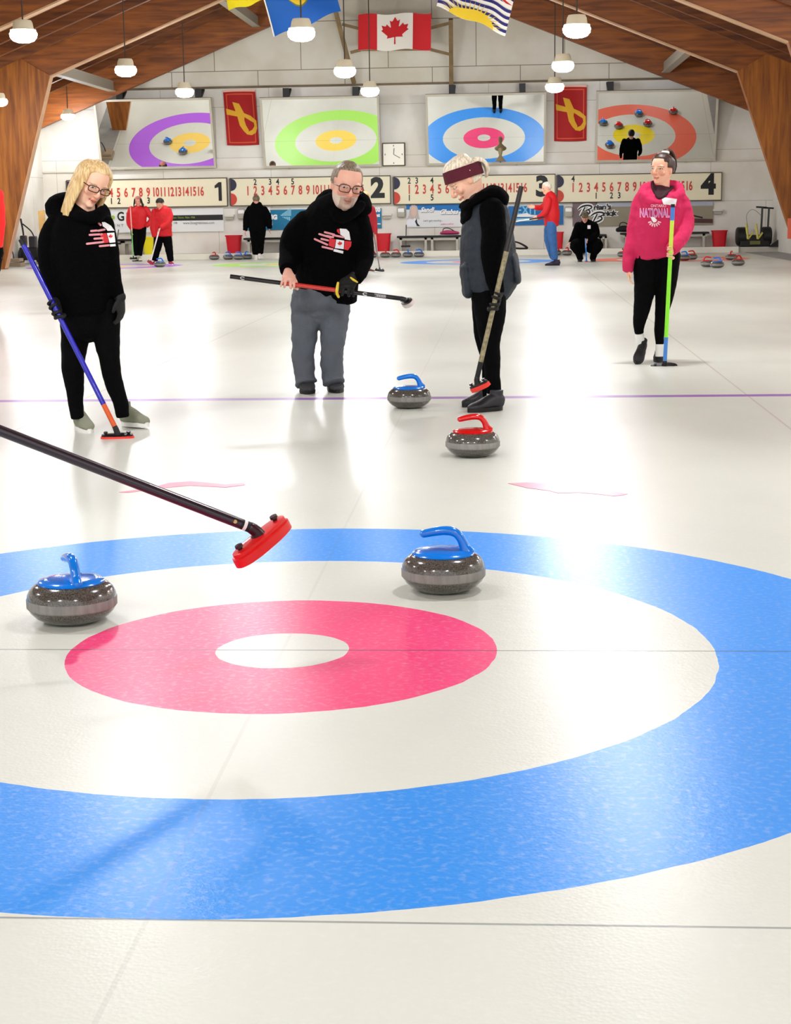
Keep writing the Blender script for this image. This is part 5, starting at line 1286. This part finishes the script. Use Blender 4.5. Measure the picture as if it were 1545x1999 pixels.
s.tube([(pt(914, 400, -.02), .03, .09), (pt(916, 424, -.02), .035, .10)], n=14); s.tube([(pt(909, 398, -.02), .02, .07), (pt(921, 392, .02), .025, .07), (pt(945, 388, .05), .03, .06)], n=16); s.tube([(pt(908, 430, 0), .03, .08), (pt(906, 402, 0), .02, .065)], n=14)
s.build('hood', M_blackcloth, r3, voxel=.007, sm=3, disp=.02, dscale=.08)
C, H, fr, hp = hd3
st = []
M_pb = hair_mat('pale blond hair', (206, 188, 158), (248, 238, 216))
for k in range(36):
    ph = -180+k*10; lo = 34 if abs(ph) < 60 else (5 if abs(ph) < 95 else -38)
    st.append([skull(ph, 86, 1.12), skull(ph, 66, 1.17), skull(ph, 45, 1.14), skull(ph, lo, 1.06)])
for k in range(12):
    ph = 110+k*12.7; st.append([skull(ph, 20, 1.05), skull(ph, 0, 1.04), skull(180, -5+k % 3*5, 1.05)])
for k in range(6): st.append([skull(180, 24, 1.05), (.05*(k-2.5), -.54, .22), (.07*(k-2.5), -.62, .05), (.07*(k-2.5), -.58, -.12), (.04*(k-2.5), -.46, -.26)])
for sd_ in (): st.append([skull(sd_*78, 8, 1.08), (sd_*.36, .08, -.10), (sd_*.35, .06, -.22)])
hair_strands(r3, hp, H, M_pb, st, rad=.06, voxel=.0065, sm=2)
s = Sh(); N = 48; rings = []
for th, kk in ((-9, 1.12), (-7, 1.19), (24, 1.26), (29, 1.22), (28, 1.12), (-6, 1.05)):
    rings += [hp(*skull(360*k/N, th+21*math.cos(2*PI*k/N), kk)) for k in range(N)]
s.add(rings, [(j*N+k, j*N+(k+1) % N, ((j+1) % 6)*N+(k+1) % N, ((j+1) % 6)*N+k) for j in range(6) for k in range(N)])
s.build('headband', mat('maroon knit', (88, 20, 38), .85, bump=.4, bscale=200), r3)

# ================= woman in the pink hoodie
Y4 = 8.75; pt, S4 = pxf(Y4)
pA = at(1314, 399, Y4-.30); pB = at(1298, 711, Y4-.28)
M_lime = mat('lime shaft', (140, 240, 40), .35, coat=.3); M_bl4 = mat('sky blue shaft', (60, 130, 214), .35, coat=.3); M_yl4 = mat('yellow shaft', (206, 236, 70), .35, coat=.3)
b4 = broom(pA, pB, .0155, [(0, .02, M_cap), (.02, .10, M_bl4), (.10, .30, M_yl4), (.30, .83, M_lime), (.83, .985, M_bl4)], 'lime green and blue curling broom held upright by the woman in the pink hoodie', (CR, (0, -.75, .7), .215, mat('black pad', (16, 15, 16), .35), M_plb))
g4 = dict(kind='grip', a=(pt(1316, 486, -.20), on_line(pA, pB, 0, 492), pB-pA, .0155), k=dict(flip=-1, k=.9))
M_pink = mat('raspberry fleece', (206, 34, 88), .85, bump=.35, bscale=200)
r4, body4, top4, hd4 = person(dict(pt=pt, S=S4, base=(1.8, Y4, 0), label='woman in raspberry pink hoodie and black leggings with a high dark ponytail',
    head=dict(c=(1293, 331, 0), H=.232, fwd=(-.62, -.78, .02), up=(.04, -.03, 1), skin=(240, 186, 156), lip=(208, 120, 104), brow=(120, 80, 50)),
    torso=[(1281, 503, 0, 43, .13), (1280, 480, 0, 46, .15), (1283, 440, 0, 47, .155), (1288, 405, 0, 48, .14), (1290, 385, 0, 40, .12), (1292, 371, 0, 24, .085)],
    arms=[[(1252, 388, 0, 14), (1243, 420, 0, 15), (1236, 460, 0, 13.5), (1229, 498, -.02, 12), (1225, 530, -.03, 11)],
          [(1328, 388, 0, 14), (1337, 415, 0, 15), (1339, 440, -.03, 15), (1332, 463, -.12, 14.5), (1320, 478, -.18, 13.5), (1309, 488, -.22, 12.5)]],
    legs=[[(1262, 498, 0, 26), (1259, 560, 0, 21), (1252, 610, -.02, 15.5), (1247, 640, 0, 10.5), (1248, 652, 0, 8.5)],
          [(1303, 498, 0, 25), (1300, 560, 0, 20), (1292, 610, 0, 13.5), (1288, 650, 0, 10), (1288, 674, 0, 8.5)]],
    hands=[g4, dict(kind='relaxed', a=(pt(1226, 524, -.03), V(.1, 0, -1), V(0, -1, 0), V(1, 0, 0)), k=dict(k=.85), glove=None)], mtop=M_pink, mleg=M_blacktight, topname='hoodie', topfold=.03,
    extra=[[(1262, 388, -.08, 10, .05), (1256, 376, 0, 12, .06), (1272, 366, .06, 12, .05), (1295, 362, .08, 12, .05), (1318, 366, .05, 12, .05), (1328, 378, 0, 11, .05), (1312, 388, -.08, 9, .04), (1290, 398, -.13, 8, .03)],
           [(1262, 388, -.08, 9, .04), (1275, 396, -.12, 8, .03), (1290, 400, -.13, 7, .03)]]))
Sh().tube([(pt(1274, 358, .0), .014, .02), (pt(1277, 372, -.06), .016, .02), (pt(1287, 387, -.125), .016, .02), (pt(1297, 382, -.11), .018, .02), (pt(1312, 366, -.02), .014, .02)], n=12).build('collar', mat('dark maroon jersey', (52, 8, 22), .8), r4)
a = at(1254, 684, Y4+.10); b = at(1243, 712, Y4-.10)
shoe(r4, a+V(0, 0, 0), a+(b-a).normalized()*.235, .088, mat('black canvas', (20, 18, 20), .6), M_sole_b, h=.085, up=(0, -.75, .65), lace=mat('black lace', (40, 38, 40), .6))
a = ground(1287, 703); b = ground(1283, 716)
shoe(r4, a, a+(b-a).normalized()*.23, .088, mat('black canvas'), M_sole_b, h=.085, lace=mat('black lace'))
Sh().rod(pt(1248, 650, 0), pt(1251, 678, .05), .036, 20).build('sock', M_white_sock, r4); Sh().rod(pt(1288, 672, 0), pt(1288, 696, .0), .034, 20).build('sock', M_white_sock, r4)
C, H, fr, hp = hd4
M_dh = hair_mat('dark brown hair', (30, 16, 12), (78, 50, 40))
st = []
for k in range(36):
    ph = -180+k*10; lo = 40 if abs(ph) < 45 else (26 if abs(ph) < 65 else (0 if abs(ph) < 100 else -22))
    st.append([skull(ph, lo, 1.02), skull(ph, (lo+75)/2, 1.05), skull(ph, 78, 1.06), (0, -.14, .53)])
for k in range(9):
    o_ = (k-4)*.018; st.append([(o_, -.10, .52), (o_, -.16, .62), (o_*1.5, -.34, .60), (o_*2.2, -.50, .38), (o_*2.4, -.56, .10), (o_*1.6, -.55, -.12)])
hair_strands(r4, hp, H, M_dh, st, rad=.055, voxel=.006, sm=2)
Sh().lathe([(.012, -.012), (.027, -.012), (.032, 0), (.027, .012), (.012, .012)], hp(0, -.13, .55), 20, axis=hp(0, -.1, 1)-hp(0, 0, 0)).build('hair_tie', mat('white hair tie', (246, 240, 226), .7), r4)
print_on(top4, [[(1275, 366), (1288, 389), (1298, 384), (1309, 370), (1309, 362), (1275, 362)]], mat('dark maroon jersey'), top4, 'neck_opening', off=.003)
print_on(top4, [[(1291, 385), (1322, 389), (1319, 402), (1295, 399)]], M_prw, top4, 'name_tag', off=.006)
def sweat_text(body, x, y, hpx, m, w, name, off=.004, bold=0):
    cu = bpy.data.curves.new(name, 'FONT'); cu.body = body; cu.size = hpx/.72; cu.align_x = 'CENTER'; cu.align_y = 'CENTER'; cu.offset = bold
    t = bpy.data.objects.new('tmp', cu); COL.objects.link(t); dg = bpy.context.evaluated_depsgraph_get(); dg.update()
    me = bpy.data.meshes.new_from_object(t.evaluated_get(dg)); bpy.data.objects.remove(t)
    tr = BVHTree.FromPolygons([v.co.copy() for v in top4.data.vertices], [list(p.vertices) for p in top4.data.polygons])
    xs = [v.co.x for v in me.vertices]; k = w/(max(xs)-min(xs))
    for v in me.vertices:
        d = ray(x+v.co.x*k, y-v.co.y+.006*(v.co.x*k)).normalized(); h = tr.ray_cast(CO, d)
        v.co = (h[0]-d*off) if h[0] is not None else at(x, y, Y4-.1)
    me.name = name; me.materials.clear(); me.materials.append(m)
    o = bpy.data.objects.new(name, me); COL.objects.link(o); o.parent = top4; o.matrix_parent_inverse = Matrix.Identity(4)
sweat_text('ONTARIO', 1285.5, 402.5, 5.5, mat('print rose', (250, 200, 210), .7), 30, 'lettering', bold=.15)
sweat_text('NATIONAL', 1278, 417, 17, mat('print rose'), 58, 'lettering', bold=.9); sweat_text('NATIONAL', 1278, 417, 16, mat('print lilac', (206, 120, 200), .7), 56, 'lettering', off=.007, bold=.1)
print_on(top4, [[(1270, 424), (1277, 424), (1283, 430), (1281, 434), (1276, 435), (1273, 431)]], M_prw, top4, 'small_emblem', off=.008)
for k in range(7):
    a = math.radians(200+k*23.5); x, y = 1278+10*math.cos(a), 431-9*math.sin(a); dx, dy = 2.2*math.cos(a), -2.2*math.sin(a)
    print_on(top4, [bar_px(x-dx, y-dy, x+dx, y+dy, 1.3)], mat('print rose'), top4, 'arc_letters', off=.006)

# ================= foreground broom reaching in from the left
fA = at(-60, 818, -.25); fB = at(498, 1034, .0)
M_fs = mat('dark purple shaft', (38, 24, 34), .3, coat=.5)
ax = at(556, 1000, .09)-at(454, 1086, -.06)
b5 = broom(fA, fB, .0150, [(0, .82, M_fs), (.82, .945, M_fs), (.945, .955, M_cap), (.955, .966, mat('white band', (236, 230, 224), .4)), (.966, 1, M_cap)], 'dark shafted curling broom with a red head reaching in from the left', (ax, V(-.55, -.45, .8), .215, mat('bright red pad', (220, 18, 18), .4, coat=.3), mat('bright red pad')), jm=mat('dark maroon plate', (50, 10, 20), .3), thick=1.15)
Sh().lathe([(.001, 0), (.0055, 0), (.0055, .002), (.001, .002)], fA.lerp(fB, .93)+V(0, -.0155, .004), 16, axis=(0, -1, .3)).build('dot', mat('tan dot', (196, 160, 96), .5), b5)

# ================= far people
def sw(M, s_): return M
def simple(px_feet, py_feet, spec):
    return None
M_rj = mat('red jacket', (206, 12, 24), .6); M_drj = mat('dark red jacket', (168, 12, 30), .6); M_toque = mat('rose knit', (196, 130, 120), .9)
M_jean = mat('blue denim', (52, 98, 156), .8, var=.15, vscale=12)
def far_person(Y, px, top_y, foot_y, label, mtop, mleg, shirt, arms, legs, head, shoes, extra=[], hair=None, hip=None, topname='jacket', msho=M_cap, sole=M_sole_w, hands=()):
    pt, S = pxf(Y)
    p = ground(px, foot_y) if foot_y else at(px, 500, Y)
    r, b, t, hd = person(dict(pt=pt, S=S, near=False, base=(at(px, foot_y, Y).x, Y, 0), label=label, head=head, torso=shirt, arms=arms, legs=legs, mtop=mtop, mleg=mleg, topname=topname, extra=extra, hip=hip, topfold=.02, legfold=.02,
        hands=[h(pt) for h in hands]))
    for hl, tl, z in shoes:
        a = at(hl[0], hl[1], Y); b_ = Vector((tl[0], tl[1], 0)).normalized()
        a = V(a.x, a.y, z); shoe(r, a-b_*.09, a+b_*.17, .10, msho, sole, h=.09)
    return r, hd
def cap_hair(r, hd, m, lo=35, side=5, back=-15, k=1.06, name='hair', rad=.06, extra=[]):
    C, H, fr, hp = hd; st = []
    for i in range(24):
        ph = -180+i*15; l = lo if abs(ph) < 55 else (side if abs(ph) < 100 else back)
        st.append([skull(ph, 86, k), skull(ph, 62, k+.02), skull(ph, (62+l)/2, k+.01), skull(ph, l, k)])
    hair_strands(r, hp, H, m, st+extra, name=name, rad=rad, voxel=.010, sm=2)
rh = lambda px, py, dy, dirn=(0, 0, -1), side=(0, -1, 0), nrm=(1, 0, 0): (lambda pt: dict(kind='relaxed', a=(pt(px, py, dy), V(*dirn), V(*side), V(*nrm)), k={}))
# F1 long black hair, red jacket
YA = 38.7
r, hd = far_person(YA, 271, 385, 507, 'person in red jacket with long black hair and rose knit hat by scoreboard 1', M_rj, M_blacktight,
    [(270, 447, 0, 15, .13), (270, 430, 0, 16, .15), (270, 415, 0, 17, .14), (270, 407, 0, 13, .10), (270, 403, 0, 7, .07)],
    [[(256, 409, 0, 6.5), (252, 422, 0, 6), (252, 436, -.05, 5.5), (257, 447, -.12, 4.5)], [(284, 409, 0, 6.5), (291, 419, 0, 6), (296, 427, -.02, 5.5), (291, 436, -.05, 5), (285, 442, -.08, 4.5)]],
    [[(263, 445, 0, 8.5), (263, 465, 0, 7.5), (265, 485, 0, 5.5), (266, 499, 0, 4.5)], [(277, 445, 0, 8.5), (277, 465, 0, 7), (274, 485, 0, 5.5), (273, 499, 0, 4.5)]],
    dict(c=(269, 394, -.03), H=.235, fwd=(.05, -1, -.1), up=(0, 0, 1), skin=(226, 160, 140)), [((265, 505), (-.3, -1), 0), ((273, 505), (.3, -1), 0)], msho=mat('pale trainer', (214, 210, 190), .6), sole=M_sole_b, hands=(rh(257, 448, -.13),))
C, H, fr, hp = hd; st = []
for sd in (-1, 1):
    for k in range(5): st.append([skull(sd*(60+k*25), 30, 1.06), skull(sd*(60+k*25), 0, 1.12), (sd*(.44+.02*k), .15-.12*k, -.35), (sd*(.46-.0*k), .22-.14*k, -.85)])
hair_strands(r, hp, H, mat('black hair', (14, 10, 12), .5), st, rad=.09, voxel=.01); cap_hair(r, hd, M_toque, 28, 15, 0, 1.12, 'knit_hat')
bA = at(254, 405, YA-.25); bB = at(260, 502, YA-.25)
broom(bA, bB, .014, [(0, .48, mat('rose shaft', (240, 180, 170), .4)), (.48, 1, mat('green shaft', (120, 200, 110), .4))], 'pink and green curling broom held by the person with long black hair', ((1, 0, 0), (0, -.2, 1), .2, M_plb, M_plb), grp='brooms held at the far end')
# F2 red jacket, black cap, brushing
YB = ground(318, 518).y
r, hd = far_person(YB, 318, 387, 518, 'person in long red jacket and black cap leaning on a white broom', M_rj, M_blacktight,
    [(317, 461, 0, 19, .16), (317, 440, 0, 18, .17), (316, 422, -.02, 18, .16), (315, 410, -.03, 15, .12), (313, 405, -.05, 8, .07)],
    [[(302, 414, -.02, 7), (300, 430, -.05, 7.5), (300, 447, -.10, 7.5), (303, 462, -.12, 6.5)], [(328, 412, 0, 7), (331, 426, -.04, 7), (325, 438, -.14, 6.5), (313, 445, -.22, 5.5)]],
    [[(309, 458, 0, 10), (308, 478, 0, 8.5), (304, 495, 0, 7), (302, 509, 0, 6)], [(325, 458, 0, 10), (328, 478, 0, 8.5), (331, 495, 0, 7), (333, 510, 0, 6)]],
    dict(c=(312, 399, -.08), H=.24, fwd=(-.35, -.88, -.35), up=(0, -.2, 1), skin=(228, 172, 140)), [((302, 515), (-.5, -1), 0), ((333, 516), (.5, -1), 0)], msho=mat('rose shoe', (176, 60, 80), .6), hands=(rh(312, 447, -.24, (-.6, 0, -.8)),))
cap_hair(r, hd, mat('black cap', (28, 28, 28), .7), 20, 6, -5, 1.14, 'cap'); 
bA = at(311, 447, YB-.27); bB = at(294, 510, YB-.25)
broom(bA, bB, .016, [(0, 1, mat('white shaft', (240, 238, 236), .4))], 'white shafted broom with a red head beside the black capped person', ((.6, -.5, -.3), (.3, -.3, .9), .22, mat('crimson pad', (170, 30, 70), .6), mat('crimson pad')), grp='brooms held at the far end')
# F3 walking away in black
YC3 = 38.75
r, hd = far_person(YC3, 503, 385, 502, 'person in black walking away towards the bench, seen from behind', M_blackcloth, M_blackcloth,
    [(502, 452, 0, 16, .15), (502, 435, 0, 17, .16), (501, 415, 0, 17.5, .15), (501, 405, 0, 14, .12), (502, 396, 0, 9, .07)],
    [[(487, 408, 0, 5.5), (482, 420, 0, 6.5), (480, 436, -.02, 6), (478, 450, -.05, 4.5)], [(516, 408, 0, 5.5), (522, 420, 0, 6.5), (525, 435, .02, 6), (526, 446, .05, 4.8)]],
    [[(497, 450, 0, 10.5), (498, 470, 0, 9), (499, 486, 0, 7.5), (499, 497, .0, 6.5)], [(509, 450, 0, 10.5), (508, 470, 0, 8.5), (508, 484, .1, 7), (508, 495, .16, 6)]],
    dict(c=(500, 391, -.02), H=.235, fwd=(.1, 1, -.1), up=(0, 0, 1), skin=(220, 160, 140)), [((500, 500), (-.2, 1), 0), ((508, 500), (.3, 1), .03)], msho=mat('white trainer', (230, 222, 216), .6), hands=(rh(478, 450, -.05), rh(526, 446, .05)))
cap_hair(r, hd, hair_mat('greying hair', (70, 52, 36), (130, 110, 84)), 34, -10, -35)
# F4 behind the bent man, red jacket
YD = 28.9
r, hd = far_person(YD, 716, 376, 534, 'blond person in dark red jacket half hidden behind the bent man', M_drj, M_blacktight,
    [(711, 462, 0, 19, .15), (711, 440, 0, 19, .15), (712, 418, 0, 19, .14), (713, 404, 0, 15, .11), (713, 399, 0, 8, .07)],
    [[(697, 410, 0, 7), (695, 430, 0, 7), (694, 448, -.05, 6)], [(725, 410, 0, 7.5), (729, 428, 0, 7), (731, 445, -.05, 6), (732, 458, -.1, 5)]],
    [[(704, 460, 0, 11), (704, 485, 0, 9), (705, 510, 0, 7), (706, 524, 0, 6)], [(717, 460, 0, 11), (716, 485, 0, 9), (715, 510, 0, 7), (716, 524, 0, 6)]],
    dict(c=(713, 388, -.03), H=.235, fwd=(.1, -1, -.1), up=(0, 0, 1), skin=(230, 172, 140)), [((706, 531), (.5, -1), 0), ((717, 531), (1, -.5), 0)], msho=mat('brown shoe', (110, 66, 50), .6), hands=(rh(732, 458, -.1),))
cap_hair(r, hd, M_blond, 35, -5, -50, 1.07)
broom(at(729, 455, YD-.2), at(741, 524, YD-.2), .013, [(0, 1, mat('silver shaft', (140, 124, 124), .35))], 'thin silver broom with black head right of the bent man', ((1, -.3, -.1), (0, -.2, 1), .2, M_plb, M_plb), grp='brooms held at the far end')
# F5 red jacket and jeans
YE = ground(1076, 519).y
r, hd = far_person(YE, 1076, 356, 519, 'white haired person in bright red jacket and blue jeans facing left', M_rj, M_jean,
    [(1077, 441, 0, 13.5, .17), (1077, 420, 0, 16, .17), (1075, 400, 0, 15, .16), (1074, 385, 0, 13, .14), (1072, 377, 0, 7, .07)],
    [[(1070, 392, -.14, 7), (1068, 408, -.17, 6.5), (1060, 420, -.2, 6), (1050, 426, -.22, 5)], [(1068, 394, .14, 6.5), (1060, 404, .16, 6), (1050, 406, .12, 5.5), (1044, 405, .08, 4.5)]],
    [[(1076, 438, -.07, 10.5), (1078, 462, -.07, 9), (1081, 485, -.06, 7.5), (1083, 507, -.05, 6.5)], [(1074, 438, .08, 10), (1070, 462, .08, 8), (1074, 485, .1, 7), (1080, 504, .12, 6)]],
    dict(c=(1067, 368, 0), H=.235, fwd=(-.93, -.3, -.15), up=(-.05, 0, 1), skin=(240, 190, 160)), [((1084, 517), (-1, -.15), 0), ((1080, 515), (-1, 0), 0)], msho=mat('dark shoe', (44, 34, 58), .5), sole=M_sole_b, hands=(rh(1050, 426, -.22, (-1, 0, -.2), (0, 0, 1), (0, 1, 0)), rh(1043, 405, .08, (-1, 0, .1), (0, 0, 1), (0, -1, 0))))
cap_hair(r, hd, hair_mat('white hair', (214, 206, 188), (250, 244, 228)), 35, 0, -25, 1.05)
broom(at(1062, 424, YE-.3), at(1006, 433, YE-.1), .014, [(0, .5, M_bsh), (.5, 1, mat('white shaft'))], 'black and white broom held level by the person in red with jeans', ((.3, 1, .0), (1, 0, .2), .2, mat('white pad', (236, 236, 240), .5), M_plb), grp='brooms held at the far end')
# F6 crouching
YG = ground(1145, 511).y
r, hd = far_person(YG, 1145, 404, 511, 'person in black with a camouflage cap crouching over a stone', M_blackcloth, M_blackcloth,
    [(1146, 478, .08, 20, .16), (1146, 462, .04, 20, .17), (1145, 446, -.02, 19, .16), (1144, 437, -.05, 15, .12), (1143, 432, -.08, 8, .07)],
    [[(1129, 441, -.04, 7.5), (1124, 455, -.08, 7), (1118, 467, -.12, 6), (1114, 474, -.16, 4.5)], [(1160, 441, -.04, 7.5), (1164, 456, -.12, 7.5), (1156, 466, -.24, 6.5), (1147, 468, -.3, 5)]],
    [[(1138, 484, .12, 11), (1128, 476, -.12, 11), (1122, 482, -.3, 9), (1130, 495, -.15, 7), (1133, 506, -.05, 6)], [(1154, 484, .12, 11), (1164, 476, -.12, 11), (1168, 482, -.3, 9), (1160, 495, -.15, 7), (1157, 506, -.05, 6)]],
    dict(c=(1142, 424, -.12), H=.235, fwd=(-.05, -.95, -.3), up=(0, -.2, 1), skin=(226, 166, 140)), [((1133, 509), (-.2, -1), 0), ((1157, 509), (.2, -1), 0)], sole=M_sole_b, hands=(rh(1113, 475, -.17, (-.8, 0, -.6), (0, -1, 0), (0, 0, -1)), rh(1146, 469, -.3, (-.3, -.2, -1))))
cap_hair(r, hd, mat('camouflage cap', (92, 84, 66), .8, var=.6, vscale=40), 26, 12, 0, 1.13, 'cap')
C, H, fr, hp = hd
Sh().tube([(hp(-.25, .35, .28), .02, .006), (hp(-.15, .58, .25), .04, .007), (hp(.15, .58, .25), .04, .007), (hp(.25, .35, .28), .02, .006)], n=12).build('cap_peak', mat('camouflage cap'), r)
Sh().box((at(1146, 441, YG).x, YG-.245, at(1146, 447, YG).z), (at(1152, 441, YG).x, YG-.235, at(1152, 440, YG).z)).build('name_tag', M_prw, r, smooth=False)
broom(at(1143, 466, YG-.34), at(1145, 508, YG-.38), .014, [(0, .45, mat('pale blue shaft', (120, 160, 230), .4)), (.45, 1, mat('azure shaft', (20, 120, 210), .4))], 'blue broom standing before the crouching person', ((0, 1, 0), (0, -.1, 1), .18, M_padr, mat('azure shaft')), grp='brooms held at the far end')
# F7 person cut by the left edge
Y7 = 16.0
r, hd = far_person(Y7, -30, 330, 602, 'person in red jacket and black trousers cut off by the left picture edge', mat('bright red jacket', (236, 24, 22), .6), M_blacktight,
    [(-30, 493, 0, 35, .16), (-30, 470, 0, 36, .17), (-30, 430, 0, 34, .17), (-30, 385, 0, 32, .15), (-30, 368, 0, 24, .1), (-30, 358, 0, 12, .07)],
    [[(-58, 380, 0, 12), (-62, 420, 0, 12), (-62, 460, 0, 10), (-60, 485, 0, 8)], [(-4, 380, 0, 11), (-1, 420, 0, 11), (-1, 455, 0, 10), (-3, 480, 0, 8)]],
    [[(-43, 490, 0, 23), (-43, 540, 0, 17), (-42, 575, 0, 12), (-42, 595, 0, 9)], [(-16, 490, 0, 23), (-20, 530, 0, 19), (-22, 575, 0, 12), (-22, 595, 0, 9)]],
    dict(c=(-30, 340, -.02), H=.235, fwd=(.2, -1, -.1), up=(0, 0, 1)), [((-42, 600), (-.2, -1), 0), ((-22, 600), (.2, -1), 0)], hands=(rh(-60, 486, 0), rh(-3, 481, 0)))
cap_hair(r, hd, M_blond)
# two people hidden behind others, seen only in the mirrors
def w_person(x, y, h, label, mtop, mleg, hairm, facing=-1, turn=.0):
    pt = lambda u, v, d=0: V(x+u*h/1.7, y+d, v*h/1.7)
    r, b, t, hd = person(dict(pt=pt, S=1.0, near=False, base=(x, y, 0), label=label, group=None,
        torso=[(0, .92, 0, .17, .13), (0, 1.0, 0, .19, .14), (0, 1.15, 0, .20, .14), (0, 1.32, 0, .20, .13), (0, 1.42, 0, .13, .1), (0, 1.46, 0, .07, .065)],
        arms=[[(-.19, 1.38, 0, .065), (-.24, 1.2, 0, .06), (-.26, 1.02, 0, .05), (-.25, .85, 0, .035)], [(.19, 1.38, 0, .065), (.25, 1.2, 0, .06), (.27, 1.02, 0, .05), (.24, .86, -.1, .035)]],
        legs=[[(-.09, .95, 0, .105), (-.10, .7, 0, .09), (-.10, .4, 0, .07), (-.10, .1, 0, .055)], [(.09, .95, 0, .105), (.10, .7, 0, .09), (.10, .4, 0, .07), (.10, .1, 0, .055)]],
        head=dict(c=(0, 1.58, 0), H=.235, fwd=(turn, facing, -.15), up=(0, 0, 1)), mtop=mtop, mleg=mleg, topfold=.02, legfold=.02,
        hands=[dict(kind='relaxed', a=(pt(-.25, .84, 0), V(0, 0, -1), V(0, facing, 0), V(1, 0, 0)), k={}), dict(kind='relaxed', a=(pt(.24, .84, -.1), V(0, 0, -1), V(0, facing, 0), V(-1, 0, 0)), k={})]))
    for sx in (-.1, .1):
        a = V(x+sx, y, 0); f = V(sx*.8, facing, 0).normalized(); shoe(r, a-f*.09, a+f*.17, .1, M_cap, M_sole_b)
    cap_hair(r, hd, hairm, 35, 0, -30)
    return r
w_person(4.12, 37.5, 1.72, 'person in black standing behind the pink hoodie, seen in the rightmost mirror', M_blackcloth, M_blackcloth, mat('black hair'))
w_person(.40, 33.2, 1.58, 'person in black trousers hidden behind the maroon headband, seen in the blue ring mirror', M_blackcloth, M_blackcloth, mat('black hair'))
